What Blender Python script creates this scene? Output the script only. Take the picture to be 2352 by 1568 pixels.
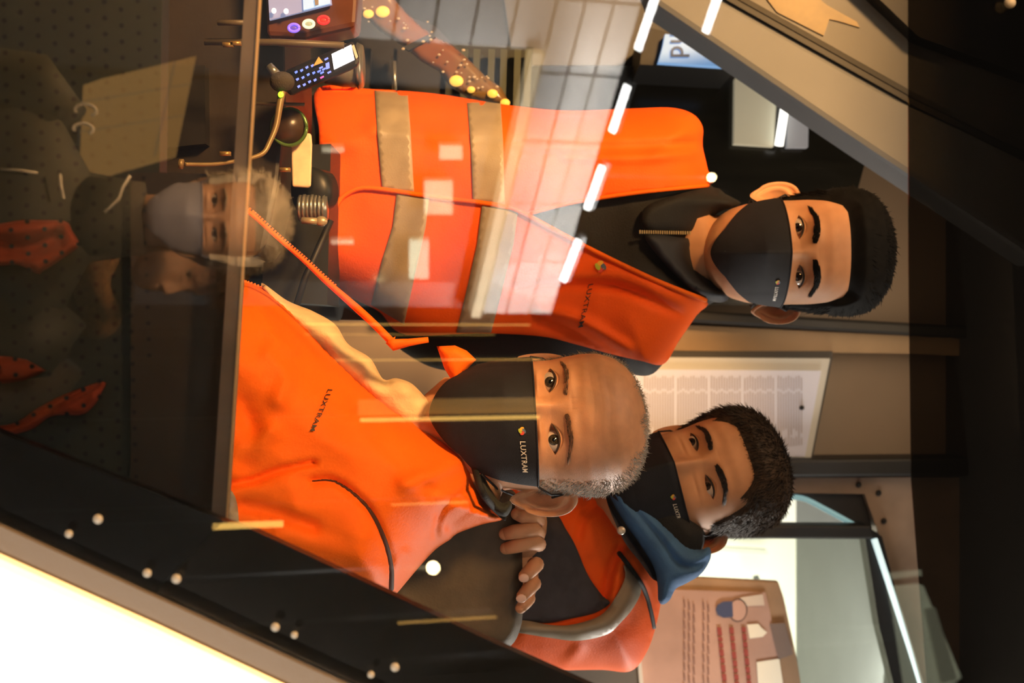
import bpy, bmesh, math, random
import numpy as np
from mathutils import Vector, Matrix, Euler
from mathutils.geometry import delaunay_2d_cdt

for _o in list(bpy.data.objects):
    bpy.data.objects.remove(_o, do_unlink=True)
random.seed(7)
RNG = np.random.default_rng(11)
scene = bpy.context.scene
COL = scene.collection

# ------------------------------------------------------------------ camera
# the photograph lies on its side: picture-right is up, picture-down is right
F = 2900.0                       # focal length in picture pixels
cam_d = bpy.data.cameras.new('camera')
cam = bpy.data.objects.new('camera', cam_d)
COL.objects.link(cam)
cam_d.sensor_width = 36.0
cam_d.lens = F / 2352.0 * 36.0
cam_d.clip_start = 0.02
cam.matrix_world = Matrix(((0, -1, 0, 0), (0, 0, -1, 0), (1, 0, 0, 0), (0, 0, 0, 1)))
cam_d.dof.use_dof = True
cam_d.dof.focus_distance = 1.27
cam_d.dof.aperture_fstop = 8.0
scene.camera = cam

# ------------------------------------------------------------------ world, lights, exposure
w = bpy.data.worlds.new('night'); scene.world = w; w.use_nodes = True
w.node_tree.nodes['Background'].inputs[0].default_value = (0.55, 0.42, 0.30, 1)
w.node_tree.nodes['Background'].inputs[1].default_value = 0.035
scene.view_settings.view_transform = 'Standard'
scene.view_settings.look = 'None'
scene.view_settings.exposure = 0.0
scene.view_settings.gamma = 1.0
scene.view_settings.use_curve_mapping = False

def lamp(name, kind, loc, energy, color, size=0.2, target=None, size_y=None, spot=None, blend=0.6):
    d = bpy.data.lights.new(name, kind)
    d.energy = energy; d.color = color
    if kind == 'AREA':
        d.size = size
        if size_y: d.shape = 'RECTANGLE'; d.size_y = size_y
    else:
        d.shadow_soft_size = size
    if kind == 'SPOT':
        d.spot_size = spot; d.spot_blend = blend
    o = bpy.data.objects.new(name, d); COL.objects.link(o); o.location = loc
    if target is not None:
        o.rotation_euler = (Vector(target) - Vector(loc)).to_track_quat('-Z', 'Y').to_euler()
    return o

lamp('platform_lamp_light', 'AREA', (-1.75, -1.25, 1.65), 375, (1.0, 0.54, 0.20), 0.50, (0.10, 1.4, 0.05))
lamp('cab_ceiling_light', 'AREA', (-0.2, 1.30, 0.80), 2.0, (1.0, 0.72, 0.45), 0.3, (-0.1, 1.5, 0))
lamp('saloon_light', 'AREA', (1.15, 3.0, 0.70), 48, (1.0, 0.97, 0.86), 0.8, (0.95, 3.9, 0.1))
lamp('saloon_spill_light', 'AREA', (1.25, 2.15, 0.55), 16.0, (1.0, 0.93, 0.84), 0.35, (0.25, 1.4, 0.05))
lamp('rear_wall_light', 'AREA', (-0.05, 2.15, 0.80), 1.6, (1.0, 0.70, 0.42), 0.4, (0.0, 2.6, 0.3))
lamp('body_side_lamp_light', 'SPOT', (1.05, -0.25, -0.45), 150, (1.0, 0.90, 0.74), 0.08, (0.42, 0.82, -0.36), spot=0.75)
lamp('door_lamp_light', 'SPOT', (-0.42, 0.50, 0.80), 520, (1.0, 0.58, 0.26), 0.06, (-0.20, -0.85, -0.20), spot=0.44, blend=0.7)  # unseen spot added to brighten the mirrored man's face

# ------------------------------------------------------------------ picture <-> place
GP = Vector((0, 0.85, 0)); TILT = math.radians(8.0)
GN = Vector((0, -math.cos(TILT), math.sin(TILT)))          # the cab window leans back at its top
def glassY(z): return 0.85 + math.tan(TILT) * z
def at(x, y, d): return Vector(((y - 784) / F * d, d, (x - 1176) / F * d))
def at_np(x, y, d): return np.stack([(y - 784) / F * d, d, (x - 1176) / F * d], -1)
def on_glass(x, y, off=0.0):
    """point of the window plane seen at a pixel, shifted off metres along the depth (negative = outside)"""
    dz = (x - 1176) / F
    d = (0.85 + off) / (1 - math.tan(TILT) * dz)
    return at(x, y, d)
def bounce(x, y):
    """ray of that pixel after the window pane has mirrored it: start, direction"""
    d = Vector(((y - 784) / F, 1, (x - 1176) / F))
    t = GP.dot(GN) / d.dot(GN)
    return d * t, d - GN * (2 * d.dot(GN))
def seen_in_glass(x, y, Y):
    p, r = bounce(x, y)
    return p + r * ((Y - p.y) / r.y)
def seen_in_glass_z(x, y, Z):
    p, r = bounce(x, y)
    return p + r * ((Z - p.z) / r.z)

# ------------------------------------------------------------------ materials
MATS = {}
def mat(name, col, rough=0.6, metal=0.0, noise=0.0, nscale=20.0, bump=0.0, bscale=200.0, emit=None, estr=0.0, spec=0.5, sss=0.0, col2=None, stretch=None, sheen=0.0, coat=0.0):
    if name in MATS: return MATS[name]
    m = bpy.data.materials.new(name); m.use_nodes = True
    nt = m.node_tree; b = nt.nodes['Principled BSDF']
    b.inputs['Base Color'].default_value = (*col, 1)
    b.inputs['Roughness'].default_value = rough
    b.inputs['Metallic'].default_value = metal
    b.inputs['Specular IOR Level'].default_value = spec
    if sss:
        b.inputs['Subsurface Weight'].default_value = sss
        b.inputs['Subsurface Radius'].default_value = (0.012, 0.005, 0.003)
        b.inputs['Subsurface Scale'].default_value = 0.5
    if sheen: b.inputs['Sheen Weight'].default_value = sheen
    if coat: b.inputs['Coat Weight'].default_value = coat
    tc = nt.nodes.new('ShaderNodeTexCoord')
    vec = tc.outputs['Object']
    if stretch:
        mp = nt.nodes.new('ShaderNodeMapping'); mp.inputs['Scale'].default_value = stretch
        nt.links.new(vec, mp.inputs[0]); vec = mp.outputs[0]
    if noise or col2:
        n = nt.nodes.new('ShaderNodeTexNoise'); n.inputs['Scale'].default_value = nscale; n.inputs['Detail'].default_value = 5
        nt.links.new(vec, n.inputs[0])
        mx = nt.nodes.new('ShaderNodeMix'); mx.data_type = 'RGBA'
        r = nt.nodes.new('ShaderNodeMapRange'); r.inputs[1].default_value = 0.35; r.inputs[2].default_value = 0.65
        nt.links.new(n.outputs[0], r.inputs[0]); nt.links.new(r.outputs[0], mx.inputs[0])
        c2 = col2 if col2 else tuple(min(1, c * (1 + noise)) for c in col)
        c1 = col if col2 else tuple(c * (1 - noise) for c in col)
        mx.inputs[6].default_value = (*c1, 1); mx.inputs[7].default_value = (*c2, 1)
        nt.links.new(mx.outputs[2], b.inputs['Base Color'])
    if bump:
        n2 = nt.nodes.new('ShaderNodeTexNoise'); n2.inputs['Scale'].default_value = bscale; n2.inputs['Detail'].default_value = 4
        nt.links.new(vec, n2.inputs[0])
        bp = nt.nodes.new('ShaderNodeBump'); bp.inputs['Strength'].default_value = bump; bp.inputs['Distance'].default_value = 0.002
        nt.links.new(n2.outputs[0], bp.inputs['Height']); nt.links.new(bp.outputs[0], b.inputs['Normal'])
    if emit:
        b.inputs['Emission Color'].default_value = (*emit, 1); b.inputs['Emission Strength'].default_value = estr
    MATS[name] = m
    return m

def glass_mat(name, fac, tint=(1, 1, 1), rough=0.0):
    m = bpy.data.materials.new(name); m.use_nodes = True
    nt = m.node_tree; nt.nodes.clear()
    out = nt.nodes.new('ShaderNodeOutputMaterial'); mx = nt.nodes.new('ShaderNodeMixShader')
    t = nt.nodes.new('ShaderNodeBsdfTransparent'); t.inputs[0].default_value = (*tint, 1)
    g = nt.nodes.new('ShaderNodeBsdfGlossy'); g.inputs['Roughness'].default_value = rough; g.inputs['Color'].default_value = (1, 1, 1, 1)
    lw = nt.nodes.new('ShaderNodeFresnel'); lw.inputs['IOR'].default_value = 1.5
    ma = nt.nodes.new('ShaderNodeMath'); ma.operation = 'MULTIPLY'; ma.inputs[1].default_value = fac / 0.04
    ma.use_clamp = True
    nt.links.new(lw.outputs[0], ma.inputs[0]); nt.links.new(ma.outputs[0], mx.inputs[0])
    nt.links.new(t.outputs[0], mx.inputs[1]); nt.links.new(g.outputs[0], mx.inputs[2]); nt.links.new(mx.outputs[0], out.inputs[0])
    MATS[name] = m
    return m

# ------------------------------------------------------------------ objects
def tag(o, label=None, cat=None, group=None, kind=None):
    if label: o['label'] = label
    if cat: o['category'] = cat
    if group: o['group'] = group
    if kind: o['kind'] = kind
    return o
def thing(name, loc, label, cat, group=None):
    o = bpy.data.objects.new(name, None); COL.objects.link(o); o.location = loc; o.empty_display_size = 0.1
    return tag(o, label, cat, group)
def link(name, me, m, parent=None, smooth=True):
    o = bpy.data.objects.new(name, me); COL.objects.link(o)
    if m is not None and not len(me.materials): me.materials.append(m)
    if smooth:
        for p in me.polygons: p.use_smooth = True
    if parent is not None:
        o.parent = parent
        if parent.type == 'EMPTY': o.matrix_parent_inverse = Matrix.Translation(parent.location).inverted()
    return o
def mesh(name, v, f, m, parent=None, smooth=True, recalc=True):
    me = bpy.data.meshes.new(name)
    me.from_pydata(v.tolist() if isinstance(v, np.ndarray) else [tuple(p) for p in v], [], f)
    if recalc:
        bm = bmesh.new(); bm.from_mesh(me)
        bmesh.ops.recalc_face_normals(bm, faces=bm.faces)
        bm.to_mesh(me); bm.free()
    me.update()
    return link(name, me, m, parent, smooth)
class MB:
    """collects shapes that belong to ONE mesh"""
    def __init__(s): s.v = []; s.f = []
    def add(s, v, f):
        n = len(s.v); s.v += [tuple(p) for p in v]; s.f += [tuple(i + n for i in q) for q in f]
        return s
    def box(s, c, h, R=None):
        c = Vector(c); pts = []
        for i in (-1, 1):
            for j in (-1, 1):
                for k in (-1, 1):
                    p = Vector((i * h[0], j * h[1], k * h[2]))
                    pts.append(c + (R @ p if R is not None else p))
        return s.add(pts, [(0, 1, 3, 2), (4, 6, 7, 5), (0, 4, 5, 1), (2, 3, 7, 6), (0, 2, 6, 4), (1, 5, 7, 3)])
    def tube(s, pts, r, n=10, cap=True, flat=1.0, up=None):
        pts = [Vector(p) for p in pts]; rs = r if hasattr(r, '__len__') else [r] * len(pts)
        rings = []; prev = None
        for i, p in enumerate(pts):
            t = (pts[min(i + 1, len(pts) - 1)] - pts[max(i - 1, 0)]).normalized()
            if prev is None:
                a = up if up is not None else (Vector((0, 0, 1)) if abs(t.z) < 0.9 else Vector((1, 0, 0)))
                prev = (a - t * a.dot(t)).normalized()
            prev = (prev - t * prev.dot(t)).normalized(); q = t.cross(prev)
            rings.append([p + (prev * math.cos(2 * math.pi * k / n) + q * math.sin(2 * math.pi * k / n) * flat) * rs[i] for k in range(n)])
        v = [a for ring in rings for a in ring]; f = []
        for i in range(len(pts) - 1):
            for k in range(n):
                f.append((i * n + k, i * n + (k + 1) % n, (i + 1) * n + (k + 1) % n, (i + 1) * n + k))
        if cap: f += [tuple(range(n))[::-1], tuple((len(pts) - 1) * n + k for k in range(n))]
        return s.add(v, f)
    def ball(s, c, r, nu=16, nv=10, M=None):
        c = Vector(c); rr = r if hasattr(r, '__len__') else (r, r, r); v = []; f = []
        for j in range(nv + 1):
            ph = -math.pi / 2 + math.pi * j / nv
            for i in range(nu):
                th = 2 * math.pi * i / nu
                p = Vector((rr[0] * math.cos(ph) * math.cos(th), rr[1] * math.cos(ph) * math.sin(th), rr[2] * math.sin(ph)))
                v.append(c + (M @ p if M is not None else p))
        for j in range(nv):
            for i in range(nu):
                f.append((j * nu + i, j * nu + (i + 1) % nu, (j + 1) * nu + (i + 1) % nu, (j + 1) * nu + i))
        return s.add(v, f)
    def build(s, name, m, parent=None, smooth=True): return mesh(name, s.v, s.f, m, parent, smooth)

def smooth_line(pts, step, closed=True):
    """Catmull-Rom through pts, resampled about every step"""
    P = np.array(pts, float); n = len(P); out = []
    rng = range(n) if closed else range(n - 1)
    for i in rng:
        if closed: a, b, c, d = P[(i - 1) % n], P[i], P[(i + 1) % n], P[(i + 2) % n]
        else: a, b, c, d = P[max(i - 1, 0)], P[i], P[i + 1], P[min(i + 2, n - 1)]
        k = max(1, int(np.linalg.norm(c - b) / step))
        for t in np.arange(k) / k:
            out.append(0.5 * ((2 * b) + (-a + c) * t + (2 * a - 5 * b + 4 * c - d) * t * t + (-a + 3 * b - 3 * c + d) * t ** 3))
    if not closed: out.append(P[-1])
    return np.array(out)
def straight_line(pts, step):
    P = np.array(pts, float); out = []
    for i in range(len(P)):
        b, c = P[i], P[(i + 1) % len(P)]
        k = max(1, int(np.linalg.norm(c - b) / step))
        for t in np.arange(k) / k: out.append(b + (c - b) * t)
    return np.array(out)
def seg_dist(x, y, line, closed=True):
    A = np.asarray(line, float); B = np.roll(A, -1, 0) if closed else A[1:]
    A = A if closed else A[:-1]
    p = np.stack([x, y], -1); best = np.full(len(p), 1e18)
    for s in range(0, len(p), 4000):
        q = p[s:s + 4000]; d = B - A; L = (d * d).sum(-1) + 1e-9
        t = np.clip(((q[:, None] - A[None]) * d[None]).sum(-1) / L[None], 0, 1)
        c = A[None] + d[None] * t[..., None]
        best[s:s + 4000] = np.sqrt(((q[:, None] - c) ** 2).sum(-1)).min(1)
    return best
def fill(line, step):
    """triangles of the polygon line with inner points every step: (points, faces, order of the border)"""
    lo, hi = line.min(0), line.max(0)
    gx, gy = np.meshgrid(np.arange(lo[0], hi[0], step), np.arange(lo[1], hi[1], step * 0.87), indexing='ij')
    gx = gx + (np.arange(gx.shape[1]) % 2)[None] * step * 0.5
    q = np.stack([gx.ravel(), gy.ravel()], -1)
    ins = np.zeros(len(q), bool); A = line; B = np.roll(line, -1, 0)
    for a, b in zip(A, B):
        c = ((a[1] > q[:, 1]) != (b[1] > q[:, 1])) & (q[:, 0] < (b[0] - a[0]) * (q[:, 1] - a[1]) / (b[1] - a[1] + 1e-12) + a[0])
        ins ^= c
    q = q[ins]
    if len(q): q = q[seg_dist(q[:, 0], q[:, 1], line) > step * 0.45]
    allp = np.concatenate([line, q]) if len(q) else line
    n = len(line)
    r = delaunay_2d_cdt([Vector(p) for p in allp], [(i, (i + 1) % n) for i in range(n)], [list(range(n))], 1, 1e-4)
    vs = np.array([tuple(p) for p in r[0]]); fs = [tuple(t) for t in r[2]]
    return vs, fs
def border_edges(fs):
    cnt = {}
    for t in fs:
        for i in range(len(t)):
            a, b = t[i], t[(i + 1) % len(t)]
            k = (min(a, b), max(a, b)); cnt.setdefault(k, []).append((a, b))
    return [v[0] for v in cnt.values() if len(v) == 1]

class Blob:
    """a solid body whose outline (picture pixels) is rounded off to the front and to the back"""
    def __init__(s, poly, d0, R, hF, hB=None, folds=(), wr=0.0, wk=0.03, seed=1, step=9, smooth=True, tilt=(0, 0), org=None, mirror=None):
        s.line = smooth_line(poly, step) if smooth else straight_line(poly, step)
        s.d0, s.R, s.hF, s.hB = d0, R, hF, hB if hB is not None else hF
        s.fl = [(smooth_line(q, 12, closed=False), am, wd) for q, am, wd in folds]
        s.folds, s.wr, s.wk, s.step, s.tilt, s.mirror = folds, wr, wk, step, tilt, mirror
        s.org = org if org is not None else s.line.mean(0)
        g = np.random.default_rng(seed); a = g.uniform(0, 2 * math.pi, 7); s.k = [(math.cos(t), math.sin(t), g.uniform(0, 6.28), g.uniform(0.6, 1.7)) for t in a]
    def base(s, x, y): return s.d0 + s.tilt[0] * (x - s.org[0]) + s.tilt[1] * (y - s.org[1])
    def prof(s, x, y):
        t = np.clip(seg_dist(x, y, s.line) / s.R, 0, 1)
        return np.sqrt(np.clip(1 - (1 - t) ** 2, 0, 1))
    def front(s, x, y, inside=True):
        x = np.atleast_1d(np.asarray(x, float)); y = np.atleast_1d(np.asarray(y, float))
        h = s.prof(x, y)
        d = s.base(x, y) - s.hF * h
        for ln, amp, wd in s.fl:
            r = seg_dist(x, y, ln, closed=False)
            d = d - amp * np.exp(-(r / wd) ** 2) * np.minimum(1, h * 1.5)
        if s.wr:
            f = 0
            for cx, cy, ph, kk in s.k:
                wv = (x * cx + y * cy) * s.wk * kk + ph + 1.3 * np.sin((x * cy - y * cx) * s.wk * 0.45 + ph)
                f = f + (1 - np.abs(np.sin(wv)) * 1.6)
            d = d - s.wr * f / len(s.k) * np.minimum(1, h * 1.3)
        return d
    def place(s, x, y, d): return at_np(x, y, d)
    def build(s, name, m, parent=None):
        vs, fs = fill(s.line, s.step)
        dF = s.front(vs[:, 0], vs[:, 1]); dB = s.base(vs[:, 0], vs[:, 1]) + s.hB * s.prof(vs[:, 0], vs[:, 1])
        be = border_edges(fs); bset = set(a for e in be for a in e)
        n = len(vs); VF = s.place(vs[:, 0], vs[:, 1], dF); VB = s.place(vs[:, 0], vs[:, 1], dB)
        idx = [i if i in bset else n + i for i in range(n)]
        return mesh(name, np.concatenate([VF, VB]), list(fs) + [tuple(idx[i] for i in t[::-1]) for t in fs], m, parent)
    def patch(s, name, poly, m, parent=None, off=0.003, th=0.0025, smooth=True, step=None, edge=0.0, puff=0.0, pr=20.0):
        """cloth of thickness th lying on the front of the body"""
        st = step or s.step
        ln = smooth_line(poly, st) if smooth else straight_line(poly, st)
        vs, fs = fill(ln, st)
        d = s.front(vs[:, 0], vs[:, 1]) - off
        if puff: d = d - puff * np.sqrt(np.clip(1 - (1 - np.clip(seg_dist(vs[:, 0], vs[:, 1], ln) / pr, 0, 1)) ** 2, 0, 1))
        n = len(vs); be = border_edges(fs)
        v = np.concatenate([s.place(vs[:, 0], vs[:, 1], d), s.place(vs[:, 0], vs[:, 1], d + th)])
        f = list(fs) + [tuple(n + i for i in t[::-1]) for t in fs] + [(b, a, n + a, n + b) for a, b in be]
        return mesh(name, v, f, m, parent)

def slab(name, poly, d, th, m, parent=None, place=None, smooth=False, d2=None, bevel=0.0):
    """a board: picture polygon at depth d (number or function of x, y), th thick away from the camera"""
    P = [tuple(p) for p in poly]
    fn = d if callable(d) else (lambda x, y: d)
    pl = place or (lambda x, y, dd: at(x, y, dd))
    fr = [pl(x, y, fn(x, y)) for x, y in P]; bk = [p + Vector((0, th, 0)) for p in fr]
    n = len(P)
    vs, fs = delaunay_2d_cdt([Vector(p) for p in P], [(i, (i + 1) % n) for i in range(n)], [list(range(n))], 1, 1e-5)[0:3:2]
    f = [tuple(t) for t in fs] + [tuple(n + i for i in t[::-1]) for t in fs] + [(i, (i + 1) % n, n + (i + 1) % n, n + i) for i in range(n)]
    o = mesh(name, fr + bk, f, m, parent, smooth)
    if bevel:
        b = o.modifiers.new('bevel', 'BEVEL'); b.width = bevel; b.segments = 2; b.limit_method = 'ANGLE'
    return o
def rect(x0, x1, y0, y1): return [(x0, y0), (x1, y0), (x1, y1), (x0, y1)]

_tc = {}
def text2d(s, bold=0.0):
    """flat letters as (points, faces), one em high, starting at 0,0"""
    if (s, bold) in _tc: return _tc[(s, bold)]
    c = bpy.data.curves.new('letters', 'FONT'); c.body = s; c.size = 1.0; c.offset = bold; c.resolution_u = 3
    c.space_character = 1.08
    o = bpy.data.objects.new('letters', c); COL.objects.link(o)
    dg = bpy.context.evaluated_depsgraph_get()
    me = bpy.data.meshes.new_from_object(o.evaluated_get(dg))
    v = np.array([p.co[:2] for p in me.vertices]); f = [tuple(p.vertices) for p in me.polygons]
    bpy.data.objects.remove(o, do_unlink=True); bpy.data.meshes.remove(me)
    _tc[(s, bold)] = (v, f)
    return v, f
def disc2d(cx, cy, rx, ry, rot=0, n=14):
    a = np.arange(n) / n * 2 * math.pi
    x, y = rx * np.cos(a), ry * np.sin(a)
    return np.stack([cx + x * math.cos(rot) - y * math.sin(rot), cy + x * math.sin(rot) + y * math.cos(rot)], -1), [tuple(range(n))]

LOGO = [((-0.02, 0.34), (0.10, 0.16, 0.24)), ((0.32, 0.04), (0.75, 0.06, 0.03)), ((0.0, -0.30), (0.45, 0.55, 0.04)), ((-0.34, 0.02), (0.85, 0.45, 0.03))]
def logo(place, size, parent, rot=0.5):
    """four overlapping petals; place(u, v) puts a flat point on the cloth"""
    for i, ((cx, cy), col) in enumerate(LOGO):
        v, f = disc2d(cx * size, cy * size, 0.40 * size, 0.27 * size, rot + i * math.pi / 2)
        mesh('logo_petal', [place(a, b) for a, b in v], f, mat('petal_%d' % i, col, 0.6), parent, False, recalc=False)
def letters(name, s, place, size, m, parent, wx=1.0, bold=0.0):
    v, f = text2d(s, bold)
    return mesh(name, [place(a * size * wx, b * size) for a, b in v], f, m, parent, False, recalc=False)


# ------------------------------------------------------------------ heads
_TZ = np.array([-.122, -.118, -.108, -.095, -.080, -.060, -.040, -.020, 0, .020, .040, .060, .080, .095, .107, .115, .119, .1205])
_TW = np.array([.003, .022, .038, .051, .0595, .0655, .0685, .070, .071, .0735, .0755, .0755, .071, .063, .050, .033, .014, .0008])
_TF = np.array([.060, .076, .085, .088, .087, .0855, .084, .083, .082, .087, .0885, .084, .073, .058, .041, .022, .006, -.008])
_TB = np.array([-.055, -.030, .000, .022, .042, .060, .073, .083, .091, .097, .099, .097, .090, .079, .062, .043, .024, .010])
_ZZ = np.linspace(-.122, .1205, 500)
def _sm(t):
    v = np.interp(_ZZ, _TZ, t); k = np.exp(-(np.arange(-14, 15) / 7.0) ** 2); k /= k.sum()
    p = np.concatenate([np.full(14, v[0]), v, np.full(14, v[-1])]); r = np.convolve(p, k, 'valid')
    e = np.clip(np.minimum(_ZZ + .122, .1205 - _ZZ) / 0.008, 0, 1)
    return v * (1 - e) + r * e
_SW, _SF, _SB = _sm(_TW), _sm(_TF), _sm(_TB)
def _S(a, n=2.25): return np.sign(a) * np.abs(a) ** (2 / n)
def head_base(th, z):
    w_, f_, b_ = (np.interp(z, _ZZ, t) for t in (_SW, _SF, _SB))
    return w_ * _S(np.sin(th)), (b_ - f_) / 2 - (f_ + b_) / 2 * _S(np.cos(th))
EX, EL, EU, ED = 0.0318, 0.0150, 0.0056, 0.0044
def eye_q(x, z, op=1.0):
    """below 1 inside the eye opening"""
    xr = (np.abs(x) - EX) / EL
    zc = z + 0.0012 * xr * np.sign(xr) * 0 - 0.0010 * xr
    hh = np.clip(1 - xr ** 2, 0.0, 1)
    h = np.where(zc > 0, EU * op, ED * op) * hh + 1e-5
    q = np.abs(zc) / h
    return np.where(np.abs(xr) < 1, q, 9.0), xr, zc
def head_feat(x, z, P, eyes=True):
    ax = np.abs(x); op = P.get('open', 1.0)
    pz = [-.066, -.057, -.049, -.043, -.030, -.015, 0.0, .010, .022]
    p = np.interp(z, pz, [0, .004, .017, .021, .0165, .0110, .0060, .0035, 0]) * P.get('nose', 1.0)
    sg = np.interp(z, pz, [.014, .015, .0140, .0125, .0100, .0085, .0080, .010, .014])
    dy = -p * np.exp(-(x / sg) ** 2)
    dy = dy - .007 * np.exp(-((ax - .0125) / .0055) ** 2 - ((z + .050) / .0065) ** 2)
    dy = dy + .0085 * np.exp(-((ax - .029) / .017) ** 2 - ((z - .002) / .0125) ** 2)
    dy = dy - .0042 * np.exp(-((ax - .030) / .020) ** 2 - ((z - .0205) / .007) ** 2)
    dy = dy - .0030 * np.exp(-((ax - .046) / .014) ** 2 - ((z + .026) / .012) ** 2)
    dy = dy - .0022 * np.exp(-((ax - .029) / .015) ** 2 - ((z + .0125) / .0035) ** 2) * P.get('bags', 1.0)
    dy = dy + .0018 * np.exp(-((ax - .030) / .015) ** 2 - ((z + .0175) / .0025) ** 2) * P.get('bags', 1.0)
    dy = dy - .0045 * np.exp(-(x / .022) ** 2 - ((z + .072) / .0045) ** 2) - .0050 * np.exp(-(x / .019) ** 2 - ((z + .083) / .005) ** 2)
    dy = dy + .0040 * np.exp(-(x / .024) ** 2 - ((z + .0775) / .0016) ** 2)
    if P.get('lines'):
        for zl, am in ((.048, .0010), (.058, .0011), (.068, .0009)):
            dy = dy + am * P['lines'] * np.exp(-((z - zl - .0018 * np.cos(x * 90)) / .0016) ** 2) * np.exp(-(ax / .042) ** 4)
        dy = dy + .0012 * P['lines'] * np.exp(-((ax - .006) / .0014) ** 2 - ((z - .022) / .008) ** 2)
    if eyes:
        q, xr, zc = eye_q(x, z, op)
        # lids: a bulge over the eyeball, a fold above it, then the opening
        dy = dy - .0055 * np.exp(-((ax - EX) / .0135) ** 2 - ((z - .001) / .0082) ** 2)
        fold = zc - (EU * op + .0030) * np.clip(1 - xr ** 2, 0, 1)
        dy = dy + .0016 * np.exp(-(fold / .0011) ** 2) * np.exp(-(xr / .9) ** 4)
        dy = dy + .0095 / (1 + np.exp(np.clip((q - 1.0) / .05, -40, 40)))
    return dy
def head_y(x, z, P, eyes=True):
    x = np.asarray(x, float); z = np.asarray(z, float)
    w_ = np.interp(z, _ZZ, _SW); sn = np.clip(np.abs(x) / w_, 0, 1) ** (2.25 / 2); th = np.arcsin(sn) * np.sign(x)
    return head_base(th, z)[1] + head_feat(x, z, P, eyes)
def grid_faces(nu, nv, wrap=False):
    f = []
    for j in range(nv - 1):
        for i in range(nu - (0 if wrap else 1)):
            f.append((j * nu + i, j * nu + (i + 1) % nu, (j + 1) * nu + (i + 1) % nu, (j + 1) * nu + i))
    return f

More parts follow.
